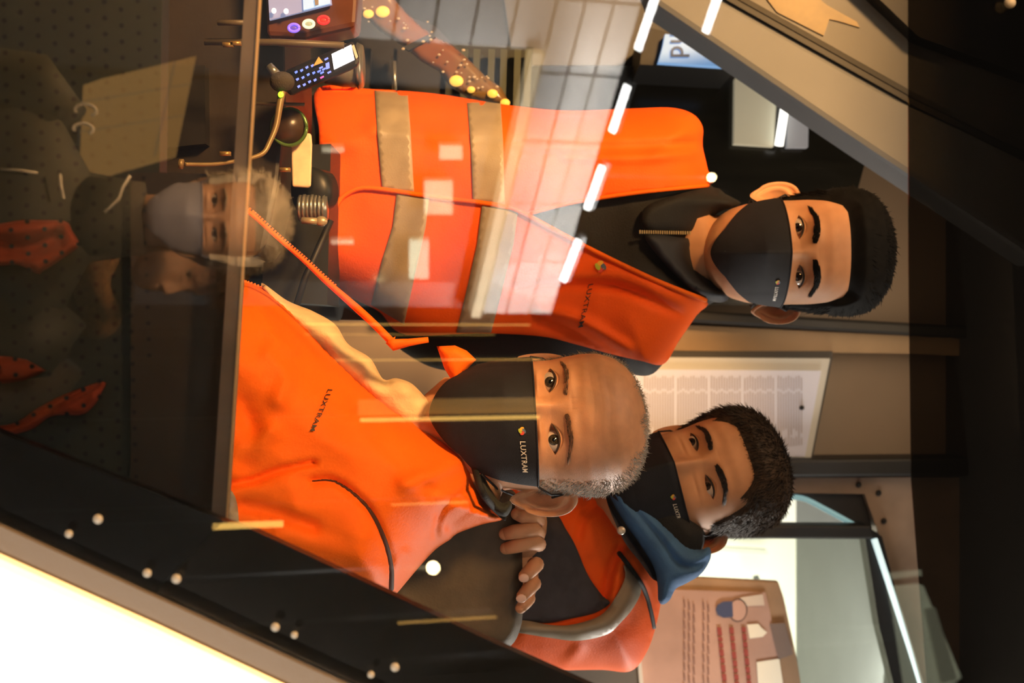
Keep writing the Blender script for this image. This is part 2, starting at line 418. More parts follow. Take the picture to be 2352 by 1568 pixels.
class Head:
    """local frame: the face looks along -y, z is up, the eyes are at z = 0"""
    def __init__(s, px, d, yaw=0, pitch=0, roll=0, scale=1.0, P=None, res=1.0, pos=None, sx=1.0):
        s.P = P or {}; s.sc = scale
        R = Matrix.Rotation(math.radians(yaw), 3, 'Z') @ Matrix.Rotation(math.radians(pitch), 3, 'X') @ Matrix.Rotation(math.radians(roll), 3, 'Y')
        s.R = R @ Matrix.Diagonal((sx, 1, 1)) * 1.0
        s.Rn = np.array(s.R) * scale
        eye = pos if pos is not None else at(px[0], px[1], d)
        s.o = np.array(eye) - s.Rn @ np.array((0, -0.078, 0))
        s.nu = int(300 * res); s.nv = int(270 * res)
        u = np.linspace(-1, 1, s.nu, endpoint=False); s.th = math.pi * (0.30 * u + 0.70 * u ** 3)
        zz = np.linspace(-.122, .1205, 3000); den = 1 + 2.2 * np.exp(-(zz / .02) ** 2) + 2.5 * np.exp(-((zz - .1205) / .006) ** 2) + 1.5 * np.exp(-((zz + .122) / .006) ** 2)
        c = np.cumsum(den); c = (c - c[0]) / (c[-1] - c[0]); s.z = np.interp(np.linspace(0, 1, s.nv), c, zz)
        TH, Z = np.meshgrid(s.th, s.z); s.TH, s.Z = TH, Z
        x, y = head_base(TH, Z); wf = np.clip(np.cos(TH) * 4, 0, 1)
        y = y + head_feat(x, Z, s.P) * wf
        Zs_ = np.where(Z > .022, .022 + (Z - .022) * s.P.get('top', 1.0), Z)
        s.L = np.stack([x, y, Zs_], -1)
        ref = np.stack([*head_base(TH, Z), Z], -1)
        du = np.roll(ref, -1, 1) - np.roll(ref, 1, 1); dv = np.gradient(ref, axis=0)
        n = np.cross(du, dv); n /= np.linalg.norm(n, axis=-1, keepdims=True) + 1e-12
        s.N = n * np.sign((n * (ref - np.array((0, 0, 0.0)))).sum(-1, keepdims=True))
    def W(s, p): return np.asarray(p) @ s.Rn.T + s.o
    def Wv(s, p): return Vector(s.W(np.array(p, float)))
    def skin(s, mb):
        v = s.W(s.L.reshape(-1, 3)); f = grid_faces(s.nu, s.nv, True)
        f += [tuple(range(s.nu))[::-1], tuple((s.nv - 1) * s.nu + k for k in range(s.nu))]
        mb.add(v, f)
        for sd in (-1, 1): s.ear(mb, sd)
    def ear(s, mb, sd):
        na, nr = 44, 16; v = []; f = []
        ang = s.P.get('ear_out', 30); e = math.radians(ang); esz = s.P.get('ear', 1.0)
        C = np.array((sd * 0.0630, 0.012, -0.015)); ew = np.array((sd * math.sin(e), math.cos(e), 0)); ez = np.array((0, 0.18, 0.98)); en = np.array((sd * math.cos(e), -math.sin(e), 0))
        def out(a):
            c, si = math.cos(a), math.sin(a)
            rx = 0.0175 + 0.004 * si; rz = 0.0320
            return rx * c * (1.0 if si > -0.3 else 1.0 - 0.35 * (-si - 0.3)), rz * si
        for side in (1, -1):
            for j in range(nr + 1):
                r = j / nr
                for i in range(na):
                    a = 2 * math.pi * i / na; ox, oz = out(a)
                    px, pz = ox * r + 0.0135, oz * r
                    h = 0.0085 * math.exp(-((r - .90) / .09) ** 2) * (1 if math.sin(a) > -0.6 else .5)
                    h += 0.0075 * math.exp(-((r - .58) / .09) ** 2) * max(0, math.cos(a - 0.15)) - 0.0130 * math.exp(-(r / .42) ** 2)
                    h += 0.0045 * math.exp(-((a - math.pi) ** 2) / .10) * math.exp(-((r - .62) / .2) ** 2) + 0.003 * r
                    if side < 0: h = h - 0.0035 - 0.001 * (1 - r) if j < nr else h
                    v.append(C + (ew * px + ez * pz) * esz + en * h)
        n1 = (nr + 1) * na
        for b in (0, n1):
            for j in range(nr):
                for i in range(na): f.append((b + j * na + i, b + j * na + (i + 1) % na, b + (j + 1) * na + (i + 1) % na, b + (j + 1) * na + i))
        f += [(nr * na + i, nr * na + (i + 1) % na, n1 + nr * na + (i + 1) % na, n1 + nr * na + i) for i in range(na)]
        mb.add(s.W(np.array(v)), f)
    def neck(s, mb, base, r0=.050, r1=.062):
        a = s.Wv((0, .022, -.03)); b = s.Wv((0, .018, -.105)); c = Vector(base)
        pts = [a, b, b.lerp(c, .5), c]; mb.tube(pts, [r0 * .9, r0, (r0 + r1) / 2, r1], 28)
    def eyes(s, parent, gaze, iris=(.05, .03, .015), lash=(.02, .012, .008)):
        op = s.P.get('open', 1.0)
        for sd in (-1, 1):
            ys = float(head_y(np.array([sd * EX]), np.array([0.0]), s.P, False)[0]) - .0055
            c = np.array((sd * EX, ys + .0122, 0.0)); r = .0120
            e = MB(); e.ball(s.W(c), r * s.sc, 28, 18); eo = e.build('eye', mat('sclera', (.55, .45, .38), .18), parent)
            g = (np.array(gaze) - s.W(c)); g /= np.linalg.norm(g)
            a = np.cross(g, (0, 0, 1.0)); a /= np.linalg.norm(a); b = np.cross(a, g)
            for nm, lim, k, m in (('iris', .50, 1.015, mat('iris_%.3f' % iris[0], iris, .08, noise=.4, nscale=900, coat=1.0)), ('pupil', .21, 1.03, mat('pupil', (.002, .002, .002), .05))):
                v = []; nn = 24
                for j in range(7):
                    t = lim * j / 6
                    for i in range(nn):
                        q = 2 * math.pi * i / nn
                        v.append(s.W(c) + r * s.sc * k * (g * math.cos(t) + (a * math.cos(q) + b * math.sin(q)) * math.sin(t)) - g * r * s.sc * (k - 1) * (math.sin(t) / math.sin(lim)) * 0.9)
                mesh(nm, v, grid_faces(nn, 7, True), m, eo)
            t = np.linspace(-1.02, 1.02, 25); hx = (EX + EL * t * .99) * sd
            hz = EU * op * np.clip(1 - t ** 2, 0, 1) + .0010 * t + .0002
            hy = head_y(hx, hz + .0016, s.P) - .0008
            MB().tube([s.Wv(p) for p in zip(hx, hy, hz)], [0.0002 + .0011 * s.sc * (1 - abs(q) ** 4) for q in t], 6).build('eyelashes', mat('lash_%.3f' % lash[0], lash, .6), parent)
    def brows(s, parent, m, n=170, thick=.0050, z0=.0185, lift=.004, x0=.010, x1=.052, ln=.0075):
        g = np.random.default_rng(3)
        for sd in (-1, 1):
            mb = MB()
            for _ in range(n):
                t = g.random(); x = x0 + (x1 - x0) * t
                th_ = thick * (1 - .65 * t ** 2) * (0.55 + .45 * min(1, t * 6))
                z = z0 + lift * math.sin(min(1, t * 1.15) * math.pi * .62) - .004 * max(0, t - .7) / .3 + g.uniform(-.5, .5) * th_
                L = ln * g.uniform(.6, 1.1); az = .9 * (1 - t) - .35 + g.normal() * .18
                pts = []
                for k in range(3):
                    xx = x + L * k / 2 * math.cos(az); zz = z + L * k / 2 * math.sin(az) * .5
                    pts.append((sd * xx, float(head_y(np.array([sd * xx]), np.array([zz]), s.P)[0]) - .0010 - .0006 * k, zz))
                mb.tube([s.Wv(p) for p in pts], [.00055 * s.sc, .00045 * s.sc, .00012 * s.sc], 3)
            mb.build('eyebrow', m, parent)
    def hair(s, parent, m, hv, thick, nstr=4000, ln=.02, comb=None, lift=.5, wid=.0006, cap=True, sink=.004, seed=5, name='hair', capm=None, mess=.18):
        """hv(x,y,z) > 0 where hair grows, thick(x,y,z) its height"""
        x, y, z = s.L[..., 0], s.L[..., 1], s.L[..., 2]
        H = hv(x, y, z); T = thick(x, y, z); k = np.clip(H / .012, 0, 1); k = k * k * (3 - 2 * k)
        off = T * k - sink * (1 - np.clip((H + .004) / .004, 0, 1))
        Q = s.L + s.N * off[..., None]
        o = None
        mb = MB()
        if cap:
            v = s.W(Q.reshape(-1, 3)); keep = (H > -.006)
            f = [q for q in grid_faces(s.nu, s.nv, True) if keep.reshape(-1)[list(q)].any()]
            f.append(tuple((s.nv - 1) * s.nu + i for i in range(s.nu)))
            used = sorted(set(i for q in f for i in q)); mp = {a: b for b, a in enumerate(used)}
            o = mesh(name, v[used], [tuple(mp[i] for i in q) for q in f], capm or m, parent)
        g = np.random.default_rng(seed); cnt = 0; tries = 0
        area = np.linalg.norm(np.cross(np.gradient(s.L, axis=1), np.gradient(s.L, axis=0)), axis=-1) * (H > 0)
        pr = (area / area.sum()).ravel(); ids = g.choice(len(pr), nstr, p=pr)
        Qf = Q.reshape(-1, 3)[ids]; Nf = s.N.reshape(-1, 3)[ids]; Lf = s.L.reshape(-1, 3)[ids]; kf = k.ravel()[ids]
        un = lambda q: q / (np.linalg.norm(q, axis=-1, keepdims=True) + 1e-9)
        c = np.array([comb(*q) for q in Lf], float)
        c = un(c - Nf * (c * Nf).sum(-1, keepdims=True)) + g.normal(size=Lf.shape) * mess
        L = (ln * g.uniform(.55, 1.15, len(ids)) * (.35 + .65 * kf))[:, None]
        d = un(Nf * lift + c * (1 - lift)); d2 = un(Nf * lift * .35 + c * (1 - lift * .35))
        p0 = Qf - Nf * .001; p1_ = p0 + d * L * .5; p2_ = p1_ + d2 * L * .5
        a = un(np.cross(d, Nf + .01)); b_ = np.cross(a, d)
        V = np.stack([q + (a * math.cos(t) + b_ * math.sin(t)) * r for q, r in ((p0, wid), (p1_, wid * .8), (p2_, wid * .15)) for t in (0, 2.094, 4.188)], 1).reshape(-1, 3)
        Fc = np.concatenate([np.arange(len(ids))[:, None] * 9 + np.array((e + t, e + (t + 1) % 3, e + 3 + (t + 1) % 3, e + 3 + t))[None] for e in (0, 3) for t in range(3)])
        so = mesh('hair_strands' if cap else name, s.W(V), Fc.tolist(), m, parent, recalc=False)
        return o
    # ---- face mask
    def mask_pt(s, th, z, off=0.0, tent=1.0):
        th = np.asarray(th, float); z = np.asarray(z, float); zc = np.maximum(z, -.098)
        x, y = head_base(th, zc); k = np.clip((-.098 - z) / .040, 0, 1); sh = np.sqrt(1 - k ** 2 * .75)
        x = x * sh; y = -.02 + (y + .02) * sh
        p = np.interp(z, [-.135, -.115, -.085, -.048, -.025, -.01], [.006, .013, .020, .026, .0165, .012]) * tent
        t = np.clip(1 - np.abs(x) / .048, 0, 1)
        y = y - p * t ** 1.15 * np.clip(np.cos(th) * 2, 0, 1)
        r = np.sqrt(x ** 2 + (y + .0) ** 2) + 1e-9; o = .0055 + off
        return np.stack([x + x / r * o, y + y / r * o, z], -1)
    def mask(s, parent, m, ztop, zbot=-.128, thm=1.25, zside=-.012, tent=1.0, rim=None, jaw=.040):
        """ztop: height over the nose, zside: how much lower at the cheeks"""
        nu, nv = 81, 49; U = np.linspace(-1, 1, nu)
        vo = []; s.mp = (ztop, zbot, thm, zside, tent)
        for t in np.linspace(0, 1, nv):
            zt = ztop + zside * np.abs(U) ** 2; zb = zbot + jaw * np.abs(U) ** 1.6
            vo.append(s.mask_pt(U * thm * (1 - .10 * t), zt + (zb - zt) * t, 0.0, tent))
        vo = np.array(vo); vi = vo * 1.0
        vi[..., 0] *= .975; vi[..., 1] += .0025
        n = nu * nv; f = grid_faces(nu, nv); f2 = [tuple(n + i for i in q[::-1]) for q in f]
        bd = [(i, i + 1) for i in range(nu - 1)] + [((nv - 1) * nu + i + 1, (nv - 1) * nu + i) for i in range(nu - 1)]
        bd += [((j + 1) * nu, j * nu) for j in range(nv - 1)] + [(j * nu + nu - 1, (j + 1) * nu + nu - 1) for j in range(nv - 1)]
        o = mesh('face_mask', s.W(np.concatenate([vo.reshape(-1, 3), vi.reshape(-1, 3)])), f + f2 + [(b, a, n + a, n + b) for a, b in bd], m, parent)
        hem = MB(); hem.tube([Vector(p) for p in s.W(vo[0])], .0011 * s.sc, 6); hem.build('hem', rim or m, o)
        for sd, k in ((-1, 0), (1, nu - 1)):
            a, b = vo[0][k], vo[-8][k]
            for q, e in ((a, (sd * .0735, .020, .006)), (b, (sd * .070, .020, -.050))):
                e = np.array(e); mid = (q + e) / 2 + np.array((sd * .0045, 0, 0))
                MB().tube([s.Wv(q), s.Wv(mid), s.Wv(e), s.Wv(e + np.array((0, .014, (-.012 if e[2] > -.02 else .010))))], .0013 * s.sc, 6).build('ear_loop', m, o)
        return o
    def mask_print(s, u0, v0, off=.0014):
        """flat (u, v) metres -> mask surface; u0 angle and v0 height of the start"""
        def fn(u, v):
            return Vector(s.W(s.mask_pt(np.array(u0 + u / .075), np.array(v0 + v), off, s.mp[4])))
        return fn

# ================================================================== the setting
M_cream = mat('cream_lining', (.155, .165, .175), .55, noise=.05, nscale=8, bump=.05, bscale=300)
M_beige = mat('beige_lining', (.105, .10, .088), .5, noise=.06, nscale=6, bump=.05, bscale=300)
M_black = mat('black_plastic', (.006, .0055, .005), .55, bump=.05)
M_dark = mat('dark_lining', (.028, .024, .017), .6, noise=.25, nscale=9, bump=.1, bscale=150)
M_glass = glass_mat('window_glass', .050)
M_tint = glass_mat('tint_film', .006, (.27, .25, .225))

def gslab(name, poly, off, th, m, parent=None, bevel=0.0):
    return slab(name, poly, off, th, m, parent, place=lambda x, y, o: on_glass(x, y, o), bevel=bevel)

# the big inclined side window of the cab
z0, z1 = -.80, .62
v = [(-1.25, glassY(z0), z0), (1.35, glassY(z0), z0), (1.35, glassY(z1), z1), (-1.25, glassY(z1), z1)]
v += [(a, b + .005, c) for a, b, c in v]
win = mesh('window_1', v, [(0, 1, 2, 3), (7, 6, 5, 4), (0, 4, 5, 1), (1, 5, 6, 2), (2, 6, 7, 3), (3, 7, 4, 0)], M_glass, smooth=False)
tag(win, 'large inclined side window pane of the tram cab', None, kind='structure')
gslab('tint_band', [(2086, -900), (2088, 600), (2094, 1100), (2130, 1568), (2160, 2300), (3600, 2300), (3600, -900)], .012, .002, M_tint, win)
# printed dots along the bottom of the pane
mb = MB()
for i in range(-4, 11):
    for j in range(-8, 30):
        x = 8 + i * 38.5 + j * 1.2; y = 10 + j * 37 + (i % 2) * 18.5 - i * 1.0
        if x > 372 - y * .035 or y > 985 + x * .39: continue
        r = 5.6 - .4 * max(0, i - 6)
        ring = [on_glass(x + r * math.cos(a), y + r * math.sin(a), .0066) for a in np.arange(10) / 10 * 2 * math.pi]
        mb.add(ring + [p + Vector((0, .0006, 0)) for p in ring], [tuple(range(10)), tuple(range(19, 9, -1))])
dots = mb.build('dot_print', mat('dot_ink', (.004, .004, .004), .6), win, smooth=False)
dots['kind'] = 'stuff'
# rail across the pane, with a bright metal edge
a0, a1 = (586, -420), (507, 1195)
def rail(name, da, db, off0, off1, m):
    q = [on_glass(a0[0] + 24 + da, a0[1], off0), on_glass(a1[0] + da, a1[1], off0), on_glass(a1[0] + db, a1[1], off0), on_glass(a0[0] + 24 + db, a0[1], off0)]
    q += [on_glass(a0[0] + 24 + da, a0[1], off1), on_glass(a1[0] + da, a1[1], off1), on_glass(a1[0] + db, a1[1], off1), on_glass(a0[0] + 24 + db, a0[1], off1)]
    return mesh(name, q, [(0, 1, 2, 3), (7, 6, 5, 4), (0, 4, 5, 1), (1, 5, 6, 2), (2, 6, 7, 3), (3, 7, 4, 0)], m, win, smooth=False)
rail('window_rail', -22, 12, .030, .060, mat('rail_rubber', (.20, .155, .11), .45, noise=.25, nscale=14))
rail('rail_edge', 11, 18, .027, .060, mat('rail_brass', (.85, .58, .26), .35, metal=.1))

# black printed border of the window, in two pieces, with screws and reflections of screws built alike, and the white body outside it
IN = [(-420, 810), (0, 992), (240, 1086), (490, 1186)]
gslab('border_panel', IN + [(512, 1196), (455, 1262), (362, 1350), (362, 1378), (0, 1212), (-420, 1030)], .004, .012, mat('border_black', (.010, .010, .010), .35, noise=.2, nscale=12), win)
gslab('border_panel', [(362, 1350), (455, 1262), (512, 1196), (575, 1214), (880, 1356), (1100, 1460), (1360, 1576), (1800, 1775), (1800, 2040), (362, 1378)], .006, .012, mat('border_brown', (.020, .016, .012), .4, noise=.2, nscale=12), win)
for sx, sy, sr in ((225, 1192, 12), (158, 1226, 10), (338, 1316, 11), (405, 1329, 12), (632, 1440, 11), (676, 1458, 9), (907, 1532, 11), (852, 1549, 9), (2320, 6, 13)):
    c = on_glass(sx, sy, -.002); r = sr / F * c.y
    mb = MB(); mb.ball(c, (r, r * .6, r), 14, 8); mb.build('screw', mat('screw_steel', (.16, .15, .135), .6, metal=.2), win)
o = gslab('trim_1', [(-420, 1026), (0, 1208), (362, 1374), (800, 1576), (1800, 2036), (1800, 2108), (800, 1646), (362, 1440), (0, 1278), (-420, 1094)], -.006, .03, mat('seal_rubber', (.065, .053, .045), .55, bump=.1))
tag(o, 'grey rubber seal along the slanted window edge', None, kind='structure')
o = gslab('trim_2', [(-420, 1094), (0, 1278), (362, 1440), (800, 1646), (1800, 2108), (1800, 3300), (-420, 3300)], -.012, .05, mat('white_paint', (.86, .82, .74), .3, noise=.02, nscale=4), bevel=.006)
tag(o, 'white painted tram body panel below the window corner', None, kind='structure')

# lining behind the dotted strip, floor, ceiling, walls of the cab
o = gslab('wall_front', [(376, -420), (372, 0), (366, 400), (330, 740), (318, 1000), (330, 1150), (280, 1500), (-420, 1500), (-420, -420)], .10, .02, mat('front_lining', (.022, .026, .016), .6, noise=.15, nscale=7))
tag(o, 'dark lining panel behind the dotted strip of the window', None, kind='structure')
o = gslab('trim_12', [(366, 396), (556, 402), (548, 640), (512, 1196), (480, 1240), (300, 1240), (300, 396)], .085, .02, mat('sill_brown', (.032, .022, .012), .6, noise=.2, nscale=9))
tag(o, 'brown sill panel below the window rail', None, kind='structure')
def bx(name, c, h, m, label, kind='structure'):
    o = MB().box(c, h).build(name, m, smooth=False); return tag(o, label, None, kind=kind)
bx('floor', (.2, 2.3, -1.28), (2.2, 1.75, .03), mat('cab_floor', (.05, .048, .045), .7, noise=.3, nscale=60), 'dark rubber floor of the tram cab')
bx('ceiling', (.2, 2.75, .93), (2.2, 1.75, .03), M_cream, 'pale ceiling lining of the tram cab')
bx('wall_left', (-1.45, 2.0, -.15), (.03, 1.2, 1.1), M_dark, 'dark side wall at the far left of the cab')
o = slab('wall_back', [(100, -700), (2700, -700), (2700, 1105), (100, 1105)], 2.62, .06, mat('rear_lining', (.33, .25, .18), .55, noise=.06, nscale=5, bump=.04, bscale=250))
tag(o, 'beige rear partition of the cab behind the men', None, kind='structure')
o = slab('wall_saloon', [(300, 300), (2700, 300), (2700, 2900), (300, 2900)], 4.0, .05, mat('saloon_wall', (.80, .79, .68), .5, noise=.03, nscale=3))
tag(o, 'bright cream wall of the passenger saloon beyond the door', None, kind='structure')

o = slab('window_3', [(60, -900), (1470, -900), (1470, 158), (60, 158)], 2.56, .03, mat('night_glass', (.020, .020, .018), .25, noise=.2, nscale=5))
tag(o, 'dark far windscreen of the cab at the left', None, kind='structure')
# slanted pillar at the left
o = slab('trim_3', [(1440, -140), (1502, 8), (1900, 279), (1998, 345), (2400, 610), (2400, 380), (2105, 246), (1655, -8), (1560, -60)], 1.95, .10, M_cream, bevel=.01)
tag(o, 'cream slanted window pillar at the upper left', None, kind='structure')
slab('pillar_joint', [(1560, -60), (1655, -8), (2105, 246), (2400, 392), (2400, 374), (2105, 232), (1668, -14), (1575, -66)], 1.945, .10, M_black, o)
o = slab('trim_4', [(1575, -66), (1668, -14), (2105, 232), (2400, 374), (2400, 190), (2110, 84), (1990, -30), (1900, -120)], 1.97, .10, M_beige, bevel=.01)
tag(o, 'beige outer strip of the slanted pillar', None, kind='structure')
slab('pillar_plate', [(1740, -30), (1785, 28), (1892, 82), (1905, 44), (1925, 48), (1975, 63), (1968, 50), (1900, 12), (1850, -30)], 1.967, .003, mat('gold_plate', (.22, .14, .03), .45, noise=.2, nscale=18), o)  # warm reflection on the pillar, painted as a gold patch
o = slab('trim_5', [(1980, -40), (2110, 84), (2400, 190), (2400, -300), (1980, -300)], 1.93, .06, M_black)
tag(o, 'black corner lining above the slanted pillar', None, kind='structure')

# dark glazed rear panel with a lit view into the saloon
o = slab('window_2', [(900, 150), (1440, 152), (1700, 166), (1996, 340), (1966, 452), (1900, 700), (900, 700)], 2.5, .03, mat('dark_panel', (.013, .012, .008), .18, noise=.3, nscale=30, stretch=(1, 1, .15)))
tag(o, 'dark glazed panel behind the standing man', None, kind='structure')
t = thing('saloon_window', at(1690, 258, 2.47), 'small lit window with a white tube lamp in the dark panel', 'window')
slab('lit_pane', [(1688, 180), (1788, 188), (1778, 336), (1686, 330)], 2.47, .02, mat('lit_pane', (.7, .66, .5), .5, emit=(.78, .70, .48), estr=.26), t)
slab('frame_bar', [(1788, 188), (1802, 196), (1790, 337), (1778, 336)], 2.468, .02, M_black, t)
slab('grey_pane', [(1812, 205), (1858, 240), (1856, 338), (1808, 338)], 2.47, .02, mat('grey_pane', (.3, .3, .3), .5, emit=(.30, .30, .32), estr=.45), t)
MB().tube([at(1808, 212, 2.455), at(1789, 334, 2.455)], .0085, 10).build('tube_lamp', mat('tube_white', (1, 1, 1), .5, emit=(1, .98, .88), estr=2.2), t)
t = thing('display_screen', at(1512, 120, 2.3), 'light blue lit display with dark letters, beside the slanted pillar', 'screen')
slab('screen', [(1528, 78), (1600, 84), (1640, 100), (1678, 126), (1678, 154), (1512, 143), (1522, 108)], 2.3, .02, mat('screen_blue', (.2, .4, .7), .3, emit=(.30, .55, .98), estr=.55), t)
slab('screen_edge', [(1661, 118), (1668, 122), (1666, 152), (1660, 152)], 2.297, .004, mat('screen_edge', (.5, .7, 1), .3, emit=(.45, .65, 1), estr=.9), t)
slab('screen_housing', [(1480, 60), (1528, 72), (1640, 92), (1690, 128), (1690, 160), (1470, 148)], 2.325, .225, M_black, t)
letters('lettering', 'nd', lambda u, v_: at(1541 + v_, 72 + u, 2.296), 62, mat('screen_ink', (.05, .12, .35), .5), t, 0.95, .01)
o = slab('trim_6', [(1430, -60), (1520, 0), (1590, 72), (1520, 80), (1440, 150), (1180, 150), (1150, -60)], 2.55, .03, mat('grey_lining', (.06, .06, .058), .5))
tag(o, 'grey lining below the slanted pillar', None, kind='structure')

# posts, notice board, door to the saloon
o = slab('trim_7', [(1200, 700), (1575, 712), (2100, 742), (2500, 764), (2500, 792), (2100, 771), (1560, 738), (1200, 726)], 2.50, .08, M_black, bevel=.006)
tag(o, 'black upright post behind the standing man', None, kind='structure')
o = slab('trim_8', [(1200, 728), (2100, 772), (2500, 792), (2500, 830), (2100, 812), (1200, 800)], 2.54, .06, mat('brown_panel', (.34, .22, .11), .5, noise=.15, nscale=6))
tag(o, 'narrow brown panel between the black post and the notice board', None, kind='structure')
t = thing('notice_board', at(1300, 940, 2.52), 'pale framed notice board with rows of small print', 'board')
M_alu = mat('board_frame', (.62, .62, .58), .45)
slab('backing', [(1200, 806), (1912, 806), (1912, 822), (1864, 1064), (1200, 1064)], 2.535, .02, mat('board_back', (.05, .045, .04), .6), t)
slab('frame', [(1200, 818), (1908, 822), (1862, 1060), (1200, 1060)], 2.525, .02, M_alu, t, bevel=.003)
slab('paper', [(1200, 846), (1886, 851), (1849, 1048), (1200, 1048)], 2.520, .004, mat('paper', (.72, .76, .95), .35), t)
mb = MB()
for i in range(62):
    x = 1480 + i * 5.9
    if i % 13 == 12: continue
    y1 = min(1044, 1040 - (x - 1690) * .12)
    y0 = 862 + 6 * math.sin(i * 2.3) ** 2
    for ya, yb in ((y0, y0 + 30), (y0 + 36, y0 + 128 + 12 * math.sin(i * 1.7)), (y0 + 138, y1)):
        if yb > y1: yb = y1
        p = [at(x, ya, 2.5192), at(x + 2.2, ya, 2.5192), at(x + 2.2, yb, 2.5192), at(x, yb, 2.5192)]
        mb.add(p, [(0, 1, 2, 3)])
mb.build('printed_rows', mat('grey_ink', (.45, .41, .46), .6), t, smooth=False)
mb = MB(); mb.ball(at(1842, 936, 2.519), .005, 10, 6); mb.build('pin', M_black, t)
o = slab('trim_9', [(1400, 1058), (2100, 1052), (2500, 1050), (2500, 1094), (2100, 1094), (1400, 1098)], 2.49, .10, M_black, bevel=.006)
tag(o, 'black upright post between notice board and saloon door', None, kind='structure')
o = slab('trim_10', [(1700, 1098), (2500, 1094), (2500, 1560), (2125, 1580), (2022, 1236), (1986, 1134), (1700, 1130)], 2.54, .05, mat('bracket_brown', (.34, .24, .17), .5, noise=.2, nscale=9))
tag(o, 'brown bracket plate above the saloon door', None, kind='structure')
for x, y in ((1972, 1113), (2018, 1132), (2030, 1196)):
    mb = MB(); mb.ball(at(x, y, 2.538), (.006, .004, .006), 10, 6); mb.build('bolt', M_black, o)
o = slab('door_1', [(1200, 1203), (2000, 1207), (2012, 1238), (1200, 1236)], 2.50, .05, M_black, bevel=.004)
tag(o, 'black framed glass door leading to the bright saloon', None, kind='structure')
slab('door_top_rail', [(1985, 1203), (2026, 1232), (2112, 1568), (2170, 1800), (2110, 1800), (2020, 1440), (1988, 1238)], 2.51, .05, M_black, o)
slab('door_glass', [(1200, 1236), (1990, 1238), (2020, 1440), (2110, 1800), (1200, 1800)], 2.53, .006, glass_mat('door_glass', .03, (.95, .97, .92)), o)
slab('corner_plate', [(1790, 1128), (1985, 1135), (2003, 1212), (1982, 1212), (1935, 1186), (1896, 1165), (1850, 1143), (1820, 1138), (1790, 1140)], 2.56, .03, mat('corner_black', (.022, .018, .016), .5), o)
MB().tube([at(x, y, 2.553) for x, y in smooth_line([(1790, 1140), (1822, 1141), (1852, 1147), (1897, 1170), (1936, 1191), (1980, 1216)], 8, False)], .0055, 8).build('cyan_trim', mat('cyan_trim', (.45, .75, .80), .3, emit=(.35, .72, .80), estr=.35), o)
MB().tube([at(2008, 1238, 2.50), at(2052, 1372, 2.50), at(2092, 1500, 2.50), at(2118, 1590, 2.50)], [.0065, .006, .0045, .003], 8).build('light_strip', mat('light_strip', (.8, .95, .95), .3, emit=(.70, .92, .92), estr=1.0), o)
t = thing('ceiling_lamp', at(2000, 1530, 3.4), 'white tube lamp glowing on the saloon ceiling', 'lamp')
MB().tube([at(1990, 1488, 3.4), at(2018, 1620, 3.4)], .017, 12).build('tube', mat('tube_white2', (1, 1, 1), .5, emit=(1, 1, .95), estr=3), t)
MB().box(at(2034, 1560, 3.45), (.10, .03, .02)).build('housing', M_alu, t, smooth=False)
o = slab('door_2', [(1500, 1246), (1760, 1262), (1765, 1272), (1500, 1256)], 3.9, .02, mat('hatch_line', (.55, .55, .48), .5))
tag(o, 'pale cabinet door edge on the saloon wall', None, kind='structure')
MB().tube([at(1735, 1322, 3.85), at(1742, 1345, 3.85)], .01, 8).build('handle', mat('handle', (.5, .55, .58), .25, metal=.8), o)
t = thing('poster', at(1480, 1450, 2.5), 'pinkish notice poster with a masked face drawing and red lines of text', 'poster')
slab('frame', [(1440, 1318), (1530, 1323), (1788, 1336), (1800, 1372), (1832, 1520), (1850, 1640), (1440, 1640)], 2.49, .02, mat('poster_frame', (.34, .22, .13), .5, noise=.15, nscale=12), t, bevel=.002)
slab('sheet', [(1440, 1350), (1520, 1353), (1758, 1360), (1768, 1400), (1812, 1640), (1440, 1640)], 2.486, .006, mat('poster_sheet', (.44, .29, .24), .4, noise=.12, nscale=10), t)
pp = lambda x, y: at(x, y, 2.4835)
def flat(name, pts, m, par): return mesh(name, [pp(*p) for p in pts], [tuple(range(len(pts)))], m, par, False)
M_red = mat('poster_red', (.28, .05, .04), .5); M_blue = mat('poster_blue', (.05, .07, .16), .5); M_wht = mat('poster_white', (.85, .84, .72), .5); M_line = mat('poster_line', (.10, .06, .05), .5)
cl = lambda c, rx, ry: [(c[0] + rx * math.cos(a), c[1] + ry * math.sin(a)) for a in np.arange(20) / 20 * 2 * math.pi]
flat('drawn_face', cl((1695, 1401), 22, 27), M_line, t); flat('drawn_face', [(x, y) for x, y in cl((1695, 1401), 19, 24)], mat('poster_face', (.50, .33, .28), .5), t)
for ob in t.children:
    if ob.name.startswith('drawn_face.'): ob.matrix_parent_inverse = Matrix.Translation(Vector((0, -.0004, 0))) @ ob.matrix_parent_inverse
ob = flat('drawn_mask', [(1682, 1380), (1660, 1381), (1648, 1388), (1644, 1399), (1648, 1411), (1662, 1418), (1684, 1416)], M_blue, t); ob.matrix_parent_inverse = Matrix.Translation(Vector((0, -.0008, 0))) @ ob.matrix_parent_inverse
flat('white_field', [(1700, 1372), (1752, 1364), (1756, 1390), (1704, 1392)], mat('poster_pale', (.62, .55, .48), .5), t)
flat('white_field', [(1716, 1434), (1742, 1432), (1748, 1440), (1762, 1452), (1752, 1462), (1722, 1466)], M_wht, t)
flat('grey_field', [(1768, 1432), (1803, 1430), (1822, 1502), (1788, 1514)], mat('poster_grey', (.20, .15, .13), .5), t)
flat('white_field', [(1738, 1520), (1790, 1512), (1806, 1620), (1744, 1620)], M_wht, t)
mb = MB()
